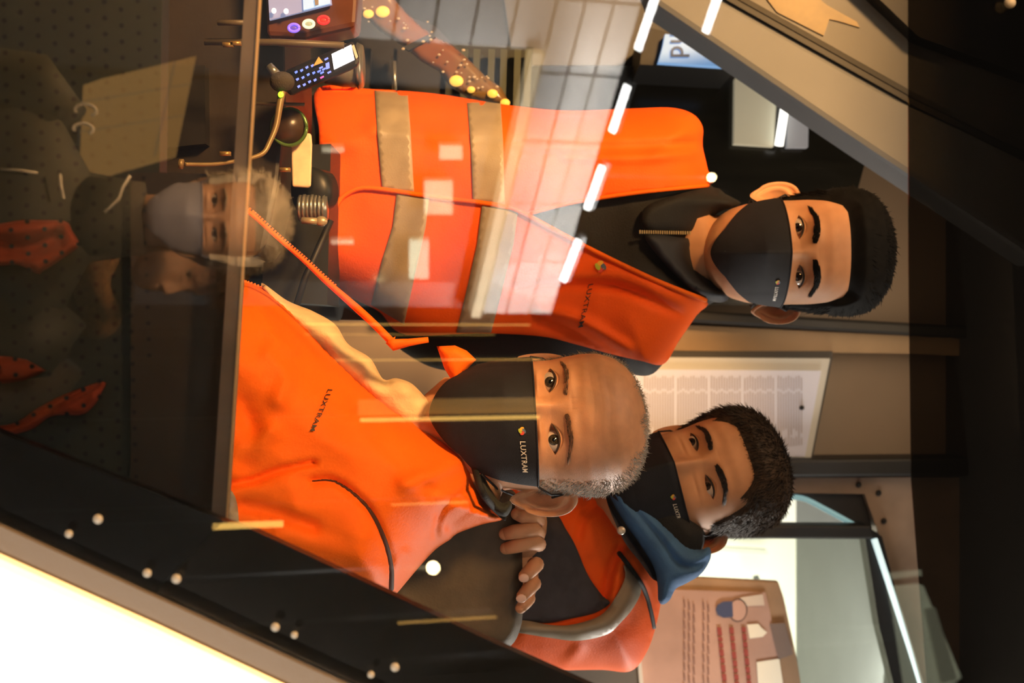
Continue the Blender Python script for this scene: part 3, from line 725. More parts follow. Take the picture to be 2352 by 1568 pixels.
for k, x in enumerate((1652, 1680, 1708)):
    y = 1440
    while y < 1636:
        L = 9 + (k * 7 + y) % 11
        p = [pp(x + (y - 1440) * .10 - 5, y), pp(x + (y - 1440) * .10 + 5, y), pp(x + (y + L - 1440) * .10 + 5, y + L), pp(x + (y + L - 1440) * .10 - 5, y + L)]
        mb.add(p, [(0, 1, 2, 3)]); y += L + 4
mb.build('text_rows', M_red, t, smooth=False)
mb = MB()
for k in range(6):
    x = 1570 + k * 11
    for y in range(1376 + 5 * (k % 3), 1630, 24):
        if k == 3: continue
        mb.add([pp(x, y), pp(x + 3, y), pp(x + 3 + 2, y + 19), pp(x + 2, y + 19)], [(0, 1, 2, 3)])
mb.build('small_text', mat('poster_brown', (.24, .13, .10), .5), t, smooth=False)
o = slab('trim_11', [(1200, 1470), (1470, 1486), (1482, 1640), (1200, 1640)], 2.47, .03, mat('grey_strip', (.12, .115, .105), .5))
tag(o, 'grey panel at the lower right beside the poster', None, kind='structure')
slab('strip_edge', [(1462, 1486), (1470, 1486), (1484, 1640), (1474, 1640)], 2.466, .02, M_alu, o)

# ================================================================== people
M_skin1 = mat('skin_warm', (.60, .31, .165), .58, noise=.07, nscale=45, bump=.12, bscale=900, sss=.12, spec=.25)
M_skin2 = mat('skin_ruddy', (.66, .33, .17), .50, noise=.09, nscale=60, bump=.16, bscale=800, sss=.12)
M_org = mat('hi_vis_orange', (1.0, .125, .008), .62, noise=.05, nscale=14, bump=.25, bscale=420, spec=.15)
M_org2 = mat('hi_vis_orange_bright', (1.0, .160, .006), .62, noise=.05, nscale=14, bump=.25, bscale=420, spec=.15)
M_tape = mat('reflective_tape', (.36, .29, .20), .42, noise=.08, nscale=30, bump=.15, bscale=700)
M_navy = mat('navy_cloth', (.050, .050, .064), .75, noise=.2, nscale=40, bump=.3, bscale=500)
M_blk = mat('black_cloth', (.0055, .0055, .0055), .8, noise=.2, nscale=40, bump=.3, bscale=500)
M_mask = mat('mask_cloth', (.0055, .0065, .0120), .75, noise=.2, nscale=60, bump=.25, bscale=900)
M_ink = mat('black_print', (.02, .012, .01), .6)
M_white = mat('white_print', (.80, .76, .66), .5)
FLOOR = -1.25
def leg_pair(parent, hip, m, floor=FLOOR, sp=.095, knee=None):
    """trousers down to the floor"""
    mb = MB()
    for sd in (-1, 1):
        h = Vector(hip) + Vector((sd * sp, 0, 0)); f = Vector((h.x, h.y, floor + .07))
        k = knee(sd) if knee else h.lerp(f, .48)
        if knee: f = Vector((k.x, k.y + .03, floor + .07))
        mb.tube([h + Vector((0, 0, .08)), h, h.lerp(k, .5), k, k.lerp(f, .5), f], [.085, .092, .080, .066, .060, .058], 18)
    mb.tube([Vector(hip) + Vector((0, 0, .12)), Vector(hip) + Vector((0, 0, -.06))], [.16, .15], 24, flat=.72, up=Vector((1, 0, 0)))
    mb.build('trousers', m, parent)
    for sd in (-1, 1):
        k = knee(sd) + Vector((0, .03, 0)) if knee else Vector(hip) + Vector((sd * sp, 0, 0))
        b = MB(); b.ball((k.x, k.y - .05, floor + .045), (.048, .13, .045), 16, 10); b.build('shoe', mat('shoe_black', (.012, .012, .012), .5), parent)

# ---- standing man, orange vest over a black jacket
p1 = thing('person', (at(1000, 470, 1.70).x, 1.72, FLOOR), 'standing man in an orange vest with grey bands over a black jacket and dark mask', 'person')
H1 = Head((1838, 578), 1.62, yaw=3, pitch=2, roll=-1, scale=1.0, P={'open': .95, 'nose': 1.0, 'ear_out': 58, 'ear': 1.12, 'bags': .7})
T1 = Blob([(640, 250), (730, 206), (860, 208), (1000, 217), (1160, 241), (1300, 256), (1450, 250), (1540, 248), (1588, 262), (1612, 292), (1614, 340), (1626, 400), (1634, 426), (1668, 446), (1702, 466), (1690, 480), (1655, 484), (1625, 507), (1607, 540), (1600, 568), (1612, 602), (1638, 640), (1655, 655), (1676, 662), (1672, 690), (1640, 694), (1602, 722), (1562, 780), (1524, 834), (1490, 862), (1430, 856), (1330, 838), (1180, 850), (1020, 850), (930, 810), (860, 748), (760, 690), (650, 660), (560, 640), (560, 280)],
          1.74, 150, .125, .12, wr=.0035, wk=.016, seed=4, step=10, org=(1100, 520), tilt=(-.00001, 0),
          folds=[([(1600, 330), (1450, 338), (1300, 340), (1180, 330)], -.010, 12), ([(1590, 352), (1450, 362), (1300, 358)], .008, 13), ([(1560, 720), (1420, 660), (1280, 655), (1180, 668)], -.012, 11), ([(1560, 690), (1420, 630), (1300, 640)], .007, 18),
                 ([(1000, 470), (960, 560), (900, 680)], .006, 30), ([(1240, 712), (1330, 735), (1440, 800)], .014, 14), ([(1240, 735), (1330, 765), (1420, 815)], -.012, 14), ([(1130, 300), (1000, 310), (860, 300)], .006, 18), ([(900, 250), (820, 320), (760, 330)], .006, 24)])
b1 = MB(); H1.skin(b1); H1.neck(b1, at(1540, 568, 1.685), .054, .062)
b1.build('body', M_skin1, p1)
H1.eyes(p1, (0, 0, 0), (.020, .010, .006), (.006, .004, .003))
M_hair1 = mat('black_hair', (.0055, .005, .0045), .8, noise=.3, nscale=80, spec=.12)
H1.brows(p1, M_hair1, 330, .0082, z0=.0165, lift=.0045, x0=.010, x1=.053, ln=.009)
def hv1(x, y, z):
    line = np.where(y < -.02, .064 + .03 * np.clip((np.abs(x) - .045) / .02, -1, 0) * 0 - .55 * np.clip(np.abs(x) - .050, 0, 1), -.045 + 0 * x)
    t = np.clip((y + .055) / .04, 0, 1); line = line * (1 - t) + (-.012) * t; t2 = np.clip((y - .012) / .05, 0, 1)
    return z - (line * (1 - t2) + (-.06) * t2)
H1.hair(p1, M_hair1, hv1, lambda x, y, z: .003 + .015 * np.clip((z - .045) / .05, 0, 1) * np.clip((.06 - y) / .08 + .3, 0, 1) + .003 * np.clip((z) / .05, 0, 1), 9000, .019,
        comb=lambda x, y, z: (x * 3 + .25, .9, -.8 if z < .05 else .25), lift=.07, wid=.0007, mess=.10)
m1 = H1.mask(p1, M_mask, -.0150, -.117, 1.28, -.002, tent=1.05, jaw=.056)
pr = H1.mask_print(.50, -.030)
logo(lambda u, v_: pr(u, v_), .0052, m1)
letters('lettering', 'LUXTRAM', lambda u, v_: pr(u + .0070, v_ - .0022), .0062, M_white, m1, 0.92, .012)
T1.build('jacket', M_blk, p1)
T1.patch('collar_flap', [(1480, 478), (1560, 445), (1640, 430), (1668, 447), (1700, 467), (1655, 486), (1626, 508), (1606, 534), (1560, 534), (1480, 528)], M_blk, p1, off=.012, th=.004, puff=.014)
T1.patch('collar_flap', [(1480, 541), (1560, 545), (1598, 552), (1603, 576), (1618, 612), (1642, 644), (1674, 664), (1670, 690), (1630, 690), (1560, 640)], mat('collar_blue', (.014, .017, .025), .7, bump=.2), p1, off=.014, th=.004, puff=.014)
z = MB()
for i in range(26):
    x = 1470 + i * 5.2; dd = float(T1.front(x, 535 - (1600 - x) * .02)[0]) - .020
    z.box(at(x, 535 - (1600 - x) * .02, dd), (.0022, .001, .0009))
z.build('zip', mat('zip_brass', (.45, .36, .20), .35, metal=.7), p1, smooth=False)
VL = [(730, 203), (860, 205), (1000, 215), (1160, 240), (1300, 254), (1450, 249), (1540, 247), (1590, 261), (1614, 291), (1614, 335), (1626, 390), (1630, 426), (1500, 437), (1400, 450), (1300, 467), (1205, 492), (1100, 500), (900, 500), (800, 490), (775, 465), (750, 432), (736, 390), (733, 300)]
VR = [(1200, 488), (1350, 568), (1500, 640), (1622, 689), (1600, 724), (1560, 782), (1524, 836), (1470, 828), (1400, 812), (1320, 790), (1240, 772), (1100, 765), (930, 768), (870, 715), (800, 680), (738, 632), (742, 590), (758, 520), (776, 466), (800, 442), (835, 431), (900, 437), (1000, 452), (1100, 464), (1160, 474)]
vl = T1.patch('vest_panel', VL, M_org, p1, off=.012, th=.004, step=9)
vr = T1.patch('vest_panel', VR, M_org, p1, off=.019, th=.004, step=9)
T1.patch('reflective_band', [(860, 206), (936, 211), (943, 300), (951, 441), (878, 434), (868, 320)], M_tape, vl, off=.0150, th=.0025, smooth=False)
T1.patch('reflective_band', [(1072, 228), (1150, 238), (1156, 330), (1160, 470), (1086, 462), (1082, 340)], M_tape, vl, off=.0150, th=.0025, smooth=False)
T1.patch('reflective_band', [(912, 440), (986, 452), (978, 520), (960, 600), (928, 745), (852, 700), (880, 590), (902, 520)], M_tape, vr, off=.0220, th=.0025, smooth=False)
T1.patch('reflective_band', [(1108, 467), (1190, 486), (1180, 560), (1160, 640), (1128, 764), (1048, 764), (1078, 640), (1096, 560)], M_tape, vr, off=.0220, th=.0025, smooth=False)
hem = smooth_line([(738, 632), (742, 590), (758, 520), (776, 466), (800, 443), (835, 432), (900, 438), (1000, 453), (1100, 465), (1160, 475), (1200, 489), (1350, 569), (1500, 641), (1620, 689)], 10, False)
MB().tube([at(x, y, float(T1.front(x, y)[0]) - .0225) for x, y in hem], .0032, 8).build('vest_binding', M_org2, vr)
hem = smooth_line([(1626, 426), (1500, 438), (1400, 451), (1300, 468), (1205, 493)], 10, False)
MB().tube([at(x, y, float(T1.front(x, y)[0]) - .0155) for x, y in hem], .0028, 8).build('vest_binding', M_org2, vl)
pv = lambda x, y, o: at(x, y, float(T1.front(x, y)[0]) - o)
logo(lambda u, v_: pv(1379 + v_ * .93 + u * .1, 612 + u, .0232), 22, vr)
letters('lettering', 'LUXTRAM', lambda u, v_: pv(1352 - u * .24 + v_ * .95, 652 + u - v_ * .2, .0234), 17, M_ink, vr, 1.25, .01)
leg_pair(p1, (at(0, 470, 1.74).x, 1.75, -.36), mat('dark_trousers', (.016, .015, .014), .85))

# ---- seated man in front, orange jacket
p2 = thing('person', (at(0, 1000, 1.4).x, 1.42, FLOOR), 'man with short grey hair in an orange zip jacket seated nearest the window', 'person')
H2 = Head((1266, 936), 1.285, yaw=-18, pitch=3, roll=-3, scale=.97, P={'top': .84, 'open': 1.12, 'nose': 1.1, 'ear_out': 44, 'ear': 1.2, 'lines': .32, 'bags': 1.5})
T2 = Blob([(330, 640), (470, 640), (560, 648), (600, 662), (640, 688), (690, 733), (760, 808), (840, 884), (905, 935), (960, 965), (1010, 990), (1055, 1018), (1085, 1050), (1092, 1090), (1108, 1140), (1135, 1175), (1160, 1188), (1150, 1195), (1105, 1205), (1050, 1225), (1035, 1238), (1000, 1262), (960, 1305), (908, 1366), (880, 1390), (760, 1400), (600, 1380), (450, 1350), (330, 1320)],
          1.36, 170, .17, .08, wr=.0070, wk=.021, seed=9, step=8, org=(800, 1000), tilt=(.00008, 0),
          folds=[([(720, 1104), (770, 1106), (840, 1160), (880, 1235), (897, 1300), (897, 1360)], -.010, 10), ([(690, 1160), (770, 1180), (830, 1240), (865, 1300)], .008, 40), ([(510, 1112), (580, 1103), (640, 1080), (720, 1062)], -.010, 8), ([(520, 1140), (590, 1125), (660, 1112)], .006, 22),
                 ([(620, 810), (660, 860), (640, 920)], .009, 24), ([(590, 700), (640, 780), (670, 800)], .010, 20), ([(620, 990), (560, 1040), (530, 1080)], .012, 28), ([(560, 930), (580, 1000), (560, 1060)], -.008, 24), ([(1090, 1110), (1040, 1150), (1010, 1180), (1000, 1230)], -.011, 8), ([(1110, 1150), (1060, 1185), (1030, 1210)], -.009, 7),
                 ([(1040, 1060), (990, 1090), (930, 1110)], .008, 20), ([(820, 960), (880, 1020), (950, 1090)], .007, 26), ([(860, 1000), (920, 1060), (990, 1130)], -.007, 18), ([(640, 1230), (740, 1250), (860, 1310)], .008, 30), ([(560, 1160), (640, 1180), (720, 1210)], -.008, 16), ([(930, 1270), (900, 1320), (905, 1350)], .006, 12)])
b2 = MB(); H2.skin(b2); H2.neck(b2, at(1010, 1085, 1.345), .066, .070)
b2.build('body', M_skin2, p2)
H2.eyes(p2, (-.15, 0, .05), (.045, .035, .022), (.05, .03, .02))
M_hair2 = mat('grey_hair', (.36, .31, .25), .7, noise=.4, nscale=160, spec=.2)
H2.brows(p2, mat('brow_grey', (.20, .11, .06), .6), 75, .0062, z0=.0155, lift=.003, ln=.0070)
def hv2(x, y, z):
    top = y - (-.005 + .9 * np.clip(.095 - z, 0, 1) * 0)
    side = np.minimum(np.abs(x) - .056, y + .020)
    z = .022 + (z - .022) / .84
    top2 = np.minimum(y + .030 + .012 * np.sin(x * 160), z - .05)
    a = np.maximum(np.minimum(np.minimum(np.abs(x) - .050, y + .035), z + .030), top2)
    back = np.minimum(y - .02, z + .06)
    return np.maximum(a, back)
H2.hair(p2, M_hair2, hv2, lambda x, y, z: .0004 + 0 * x, 9000, .0085, comb=lambda x, y, z: (x * 2, .5, -.8 if z < .06 else .2), lift=.45, wid=.00036, cap=False, seed=8, mess=.35)
m2 = H2.mask(p2, M_mask, -.0165, -.128, 1.30, -.003, tent=1.0)
pr2 = H2.mask_print(.33, -.0315)
logo(lambda u, v_: pr2(u, v_), .0062, m2)
letters('lettering', 'LUXTRAM', lambda u, v_: pr2(u + .0095, v_ - .0028), 0.0080, M_white, m2, 0.98, .012)
jk = T2.build('jacket', M_org2, p2)
# cream fleece shown by the open front and the far half of the jacket
FL = Blob([(600, 650), (660, 690), (720, 715), (770, 745), (800, 790), (850, 822), (880, 870), (910, 868), (945, 880), (975, 910), (992, 932), (985, 985), (930, 985), (860, 930), (740, 830), (640, 720)], 1.345, 40, .035, .02, wr=.003, wk=.05, step=7)
FL.build('fleece_collar', mat('cream_fleece', (.70, .54, .30), .9, noise=.1, nscale=60, bump=.5, bscale=300), p2)
zt = MB()
zl = smooth_line([(560, 648), (600, 662), (640, 688), (690, 733), (760, 808), (840, 884), (905, 935), (960, 965), (1010, 990), (1055, 1018), (1082, 1046)], 6.5, False)
for i, (x, y) in enumerate(zl):
    q = zl[min(i + 1, len(zl) - 1)] - zl[max(i - 1, 0)]; an = math.atan2(q[1], q[0])
    zt.box(at(x + 1.5 * math.sin(an), y - 1.5 * math.cos(an), 1.352), (.0019, .0016, .0010), Matrix.Rotation(an - math.pi / 2 if False else -an, 3, 'Y'))
zt.build('zip_teeth', mat('zip_orange', (1.0, .22, .03), .45), jk, smooth=False)
# the other front edge of the open jacket: loose zip tape
tp = smooth_line([(490, 440), (540, 468), (578, 492), (640, 548), (700, 600), (745, 642), (800, 690), (850, 735), (895, 780), (902, 788)], 7, False)
rb = MB(); rb.tube([at(x, y, 1.20 + .00016 * (x - 490)) for x, y in tp], [.0042 + .0036 * max(0, min(1, (i / len(tp) - .45) * 3)) for i in range(len(tp))], 8, flat=.5, up=Vector((0, 1, 0)))
rb.tube([at(897, 780, 1.262), at(905, 792, 1.262), at(940, 786, 1.262), at(984, 780, 1.262)], [.006, .006, .0038, .0028], 8)
tape = rb.build('zip_tape', M_org2, p2)
zt = MB()
for i, (x, y) in enumerate(tp):
    if i % 1 == 0 and x < 770: zt.box(at(x + 3, y - 6, 1.198 + .00016 * (x - 490)), (.0014, .0016, .0008), Matrix.Rotation(.75, 3, 'Y'))
zt.build('zip_teeth', MATS['zip_orange'], tape, smooth=False)
LP = Blob([(1003, 795), (1045, 793), (1072, 805), (1094, 826), (1070, 850), (1044, 884), (1020, 845)], 1.32, 22, .015, .01, step=6, smooth=False)
LP.build('jacket_lapel', M_org2, p2)
# dark lining and neck of the jacket collar
mb = MB(); cpts = smooth_line([(1082, 1046), (1090, 1085), (1106, 1130), (1128, 1160), (1150, 1182), (1161, 1189)], 6, False)
mb.tube([at(x + 3, y, 1.335 - .06 * math.sin(min(1, i / len(cpts) * 1.2) * math.pi)) for i, (x, y) in enumerate(cpts)], .0036, 10); mb.build('collar_edge', M_blk, jk)
CL = Blob([(1060, 1022), (1086, 1040), (1104, 1062), (1116, 1098), (1132, 1132), (1152, 1154), (1172, 1150), (1176, 1164), (1162, 1186), (1135, 1176), (1106, 1140), (1090, 1090)], 1.325, 12, .02, .03, step=6)
MB().tube([at(x, y, float(T2.front(x, y)[0]) - .0005) for x, y in smooth_line([(716, 1104), (770, 1106), (840, 1160), (880, 1235), (897, 1300), (898, 1352)], 8, False)], [.0008 + .0022 * min(1, i / 25) for i in range(len(smooth_line([(716, 1104), (770, 1106), (840, 1160), (880, 1235), (897, 1300), (898, 1352)], 8, False)))], 6).build('sleeve_seam', mat('seam_brown', (.06, .02, .008), .8), jk)
CL.build('collar_lining', mat('green_black_lining', (.016, .019, .015), .85, bump=.4, bscale=500), p2)
T2.patch('reflective_band', [(500, 1108), (520, 1116), (540, 1140), (548, 1185), (545, 1230), (522, 1225), (525, 1180), (515, 1140)], M_tape, jk, off=.0035, th=.002)
pj = lambda x, y, o=.003: at(x, y, float(T2.front(x, y)[0]) - o)
letters('lettering', 'LUXTRAM', lambda u, v_: pj(754 - u * .40 + v_ * .90, 892 + u * .92 + v_ * .1 + .0016 * u * u * 0), 17, M_ink, jk, 1.30, .008)
leg_pair(p2, (at(0, 1010, 1.44).x, 1.44, -.66), MATS['dark_trousers'], knee=lambda sd: Vector((at(0, 1010, 1.44).x + sd * .11 - .10, 1.10, -.70)))

# ---- third man leaning in from behind
p3 = thing('person', (at(0, 1250, 1.75).x, 1.80, FLOOR), 'dark haired man with a blue hood leaning over the seat behind the others', 'person')
H3 = Head((1612, 1062), 1.56, yaw=-24, pitch=3, roll=-15, scale=.95, P={'top': .95, 'open': .80, 'nose': 1.15, 'ear_out': 50, 'ear': 1.1, 'bags': .5})
T3 = Blob([(850, 1120), (1100, 1120), (1280, 1110), (1380, 1120), (1440, 1150), (1500, 1215), (1530, 1290), (1520, 1370), (1506, 1440), (1484, 1500), (1448, 1541), (1380, 1538), (1280, 1540), (1180, 1545), (1000, 1560), (850, 1560)],
          1.72, 120, .13, .12, wr=.0030, wk=.024, seed=21, step=8, org=(1250, 1350),
          folds=[([(1398, 1150), (1345, 1180), (1330, 1230)], -.008, 9), ([(1420, 1260), (1400, 1310), (1390, 1365)], -.012, 10), ([(1435, 1270), (1420, 1320), (1410, 1370)], .010, 10), ([(1210, 1440), (1330, 1452), (1420, 1410), (1460, 1340)], .012, 24), ([(1200, 1428), (1320, 1426), (1390, 1390)], -.008, 8), ([(1330, 1490), (1300, 1530)], .008, 16), ([(1440, 1300), (1485, 1370), (1498, 1430)], -.010, 8)])
b3 = MB(); H3.skin(b3); H3.neck(b3, at(1440, 1150, 1.68), .054, .062)
# fingers of both hands hooked over the top of the seat back
def finger(pts, r): b3.tube([at(*p) for p in smooth_line(pts, 14, False)] if False else [at(*p) for p in pts], r, 12); b3.ball(at(*pts[-1]), r[-1] * 1.0, 12, 8)
sd0 = 1.452
finger([(1236, 1226, 1.50), (1226, 1218, 1.455), (1206, 1218, sd0 - .016), (1180, 1221, sd0 - .017), (1160, 1226, sd0 - .015)], [.0088, .0092, .0085, .0084, .0072])
finger([(1238, 1250, 1.50), (1228, 1246, 1.455), (1206, 1249, sd0 - .015), (1182, 1254, sd0 - .016), (1162, 1259, sd0 - .014)], [.0088, .0092, .0085, .0082, .0070])
finger([(1236, 1196, 1.50), (1222, 1188, 1.457), (1200, 1184, sd0 - .016), (1188, 1180, sd0 - .016)], [.0088, .0090, .0084, .0074])
finger([(1232, 1172, 1.50), (1216, 1164, 1.458), (1196, 1160, sd0 - .014)], [.0082, .0082, .0070])
finger([(1226, 1296, 1.50), (1232, 1296, 1.470), (1224, 1304, sd0 - .012), (1206, 1322, sd0 - .014)], [.0085, .0090, .0088, .0076])
finger([(1220, 1340, 1.50), (1226, 1340, 1.472), (1216, 1350, sd0 - .010), (1200, 1368, sd0 - .012)], [.0085, .0088, .0084, .0070])
finger([(1212, 1372, 1.50), (1214, 1374, 1.475), (1206, 1384, sd0 - .006), (1196, 1396, sd0 - .008)], [.0080, .0082, .0078, .0064])
M3 = Matrix.Rotation(.2, 3, 'Y')
b3.ball(at(1200, 1212, 1.555), (.042, .024, .030), 18, 10, M3); b3.tube([at(1190, 1214, 1.56), at(1150, 1240, 1.64)], [.026, .032], 14)
b3.ball(at(1180, 1336, 1.555), (.042, .024, .030), 18, 10, M3); b3.tube([at(1170, 1340, 1.56), at(1130, 1350, 1.64)], [.026, .032], 14)
b3.build('body', M_skin1, p3)
for x, y, dd in ((1203, 1327, sd0 - .021), (1197, 1374, sd0 - .018)):
    nb = MB(); nb.ball(at(x, y, dd), (.0052, .0016, .0060), 10, 6); nb.build('fingernail', mat('nail', (.75, .52, .42), .3), p3)
H3.eyes(p3, (-.5, .3, -.3), (.025, .014, .008), (.012, .008, .006))
M_hair3 = mat('brown_hair', (.050, .032, .020), .6, noise=.4, nscale=80, spec=.25)
H3.brows(p3, mat('brow_brown', (.030, .018, .012), .5), 260, .0070, z0=.0150, lift=.003, ln=.008)
def hv3(x, y, z):
    line = np.where(np.abs(x) < .056, .060 - 4 * np.clip(np.abs(x) - .03, 0, 1) ** 2 * 10, .048)
    t = np.clip((y + .058) / .035, 0, 1); line = line * (1 - t) + (-.004) * t; t2 = np.clip((y - .012) / .05, 0, 1)
    return z - (line * (1 - t2) + (-.06) * t2)
H3.hair(p3, M_hair3, hv3, lambda x, y, z: .003 + .009 * np.clip((z - .03) / .06, 0, 1), 9000, .015, comb=lambda x, y, z: (x * 4 - .05, -.5 if z > .06 else .4, -.7), lift=.30, wid=.0006, seed=12)
m3 = H3.mask(p3, M_mask, -.040, -.130, 1.28, .006, tent=1.0)
pr3 = H3.mask_print(.50, -.0515)
logo(lambda u, v_: pr3(u, v_ + u * .1), .0055, m3)
letters('lettering', 'LUXTRAM', lambda u, v_: pr3(u + .0085, v_ - .0025 + u * .10), .0072, M_white, m3, 0.95, .012)
jk3 = T3.build('jacket', M_org, p3)
T3.patch('navy_panel', [(1100, 1140), (1217, 1150), (1276, 1178), (1300, 1215), (1321, 1251), (1351, 1321), (1385, 1369), (1401, 1384), (1367, 1407), (1313, 1420), (1260, 1430), (1200, 1428), (1100, 1440)], M_navy, jk3, off=.004, th=.003)
T3.patch('reflective_band', [(1433, 1297), (1452, 1316), (1473, 1352), (1455, 1395), (1425, 1430), (1393, 1457), (1327, 1471), (1260, 1464), (1180, 1452), (1100, 1450), (1100, 1428), (1200, 1424), (1260, 1434), (1313, 1434), (1380, 1412), (1415, 1369), (1436, 1325)], M_tape, jk3, off=.008, th=.003)
hem = smooth_line([(1422, 1270), (1445, 1300), (1478, 1350), (1494, 1400), (1502, 1440)], 8, False)
MB().tube([at(x, y, float(T3.front(x, y)[0]) - .006) for x, y in hem], .0030, 8).build('piping', M_blk, jk3)
# dark collar facing with a press stud, black neck gaiter and blue hood
SC = Blob([(1395, 1128), (1440, 1105), (1480, 1080), (1540, 1120), (1600, 1190), (1620, 1230), (1600, 1290), (1560, 1330), (1520, 1340), (1500, 1300), (1455, 1235), (1410, 1165)], 1.605, 45, .06, .06, wr=.002, wk=.04, step=7)
SC.build('neck_gaiter', M_blk, p3)
SC.patch('collar_facing', [(1392, 1136), (1410, 1150), (1450, 1205), (1500, 1275), (1516, 1330), (1500, 1330), (1470, 1290), (1435, 1245), (1402, 1175)], M_navy, p3, off=.012, th=.01)
HD = Blob([(1400, 1128), (1425, 1122), (1470, 1150), (1530, 1205), (1580, 1252), (1608, 1262), (1629, 1256), (1632, 1282), (1610, 1318), (1575, 1340), (1552, 1352), (1538, 1378), (1522, 1388), (1512, 1378), (1510, 1340), (1500, 1300), (1470, 1250), (1440, 1208), (1410, 1158)], 1.565, 30, .034, .04, wr=.0015, wk=.05, step=6, folds=[([(1440, 1150), (1520, 1240), (1560, 1295), (1600, 1300), (1622, 1285)], -.008, 7)])
HD.build('hood', mat('blue_fleece', (.055, .16, .36), .85, noise=.12, nscale=30, bump=.4, bscale=420), p3)
mb = MB(); mb.ball(at(1427, 1218, 1.530), (.0052, .003, .0052), 14, 8); mb.build('press_stud', mat('stud', (.75, .68, .58), .35, metal=.4), p3)
leg_pair(p3, (at(0, 1300, 1.80).x, 1.84, -.36), MATS['dark_trousers'])

# ---- driver's seat
st = thing('driver_chair', (at(0, 1180, 1.5).x, 1.50, FLOOR), 'dark upholstered driver seat behind the seated man', 'chair')
SB = Blob([(250, 1080), (700, 1100), (1000, 1110), (1150, 1118), (1188, 1140), (1197, 1200), (1200, 1300), (1201, 1400), (1194, 1446), (1176, 1480), (1140, 1496), (1000, 1500), (700, 1490), (250, 1470)], 1.485, 30, .034, .05, step=9)
SB.build('backrest', mat('seat_cloth', (.085, .068, .042), .7, noise=.2, nscale=30, bump=.25, bscale=400), st)
sx = at(0, 1010, 1.44).x
MB().box((sx, 1.36, -.80), (.20, .22, .045)).build('cushion', MATS['seat_cloth'], st, smooth=False).modifiers.new('bevel', 'BEVEL').width = .03
MB().tube([(sx, 1.40, -.89), (sx, 1.40, FLOOR + .02)], [.06, .06], 16).build('pedestal', M_black, st)
MB().tube([(sx, 1.40, FLOOR + .03), (sx, 1.40, FLOOR)], [.15, .17], 24).build('base', M_black, st)
MB().tube([(sx + .12, 1.50, -.80), (sx + .14, 1.54, -.62), (sx + .16, 1.53, -.45)], .02, 10).build('hinge', M_black, st)

# ================================================================== driver's desk at the left
M_desk = mat('desk_brown', (.020, .013, .008), .5, noise=.3, nscale=10, bump=.1, bscale=200)
M_desk2 = mat('desk_dark', (.009, .0075, .006), .45, noise=.3, nscale=14)
M_steel = mat('brushed_steel', (.42, .42, .38), .28, metal=.8, noise=.1, nscale=40, stretch=(1, 1, 12))
M_bar = mat('bar_brown', (.10, .075, .045), .45)
dk = thing('driver_desk', (at(0, 300, 1.5).x, 1.65, FLOOR), 'dark brown driver desk at the left below the standing man', 'desk')
slab('desk_front', [(-900, -500), (640, -500), (650, 0), (655, 250), (640, 420), (610, 560), (590, 590), (-900, 590)], 1.42, .20, M_desk, dk, bevel=.01)
slab('desk_back', [(-700, -500), (812, -500), (830, 0), (1000, 60), (1170, 235), (1180, 260), (900, 300), (760, 480), (700, 720), (-700, 720)], 1.95, .05, M_desk2, dk)
slab('desk_panel', [(660, 335), (760, 330), (752, 700), (600, 690), (610, 520)], 1.52, .10, mat('desk_green', (.013, .014, .010), .45, noise=.2, nscale=12), dk)
slab('desk_ledge', [(640, 700), (960, 712), (960, 738), (640, 732)], 1.88, .03, mat('ledge_grey', (.26, .24, .20), .4), dk)
MB().tube([at(470, 96, 1.30), at(640, 97, 1.30), at(790, 104, 1.30)], .0036, 8).build('cross_bar', M_bar, dk)
MB().tube([at(500, 52, 1.28), at(575, 52, 1.28)], .003, 8).build('cross_bar', M_bar, dk)
MB().tube([at(560, 237, 1.38), at(700, 240, 1.38)], .002, 8).build('cross_bar', M_bar, dk)
for (x, y) in ((524, 103), (542, 100), (518, 353), (580, 104), (655, 390)):
    MB().box(at(x, y, 1.27), (.0020, .003, .0052)).build('latch', mat('brass', (.45, .28, .09), .3, metal=.6), dk)
slab('desk_post', [(375, 150), (470, 150), (472, 330), (372, 340)], 1.40, .02, M_desk2, dk)
for i, (xa, xb) in enumerate(((838, 852), (905, 912))):
    slab('desk_rib', [(xa, 110), (xb, 112), (xb - 6, 225), (xa - 6, 222)], 1.90, .02, M_desk if i else M_desk2, dk)
MB().tube([at(905, 140, 1.85), at(908, 222, 1.85)], .003, 8).build('desk_rib', M_steel, dk)
# slatted blind by the far pane
bl = thing('slatted_grille', at(1040, 170, 1.92), 'dark green upright slats beside the wet amber pane', 'grille')
slab('backing', [(1030, 100), (1225, 108), (1215, 250), (1020, 250)], 1.93, .02, mat('grille_back', (.014, .018, .012), .6), bl)
for i, x in enumerate((1060, 1088, 1122, 1150, 1182, 1206)):
    slab('slat', [(x, 112), (x + 15, 113), (x + 11, 245), (x - 4, 245)], 1.90, .015, mat('slat_green', (.045, .055, .032), .5), bl)
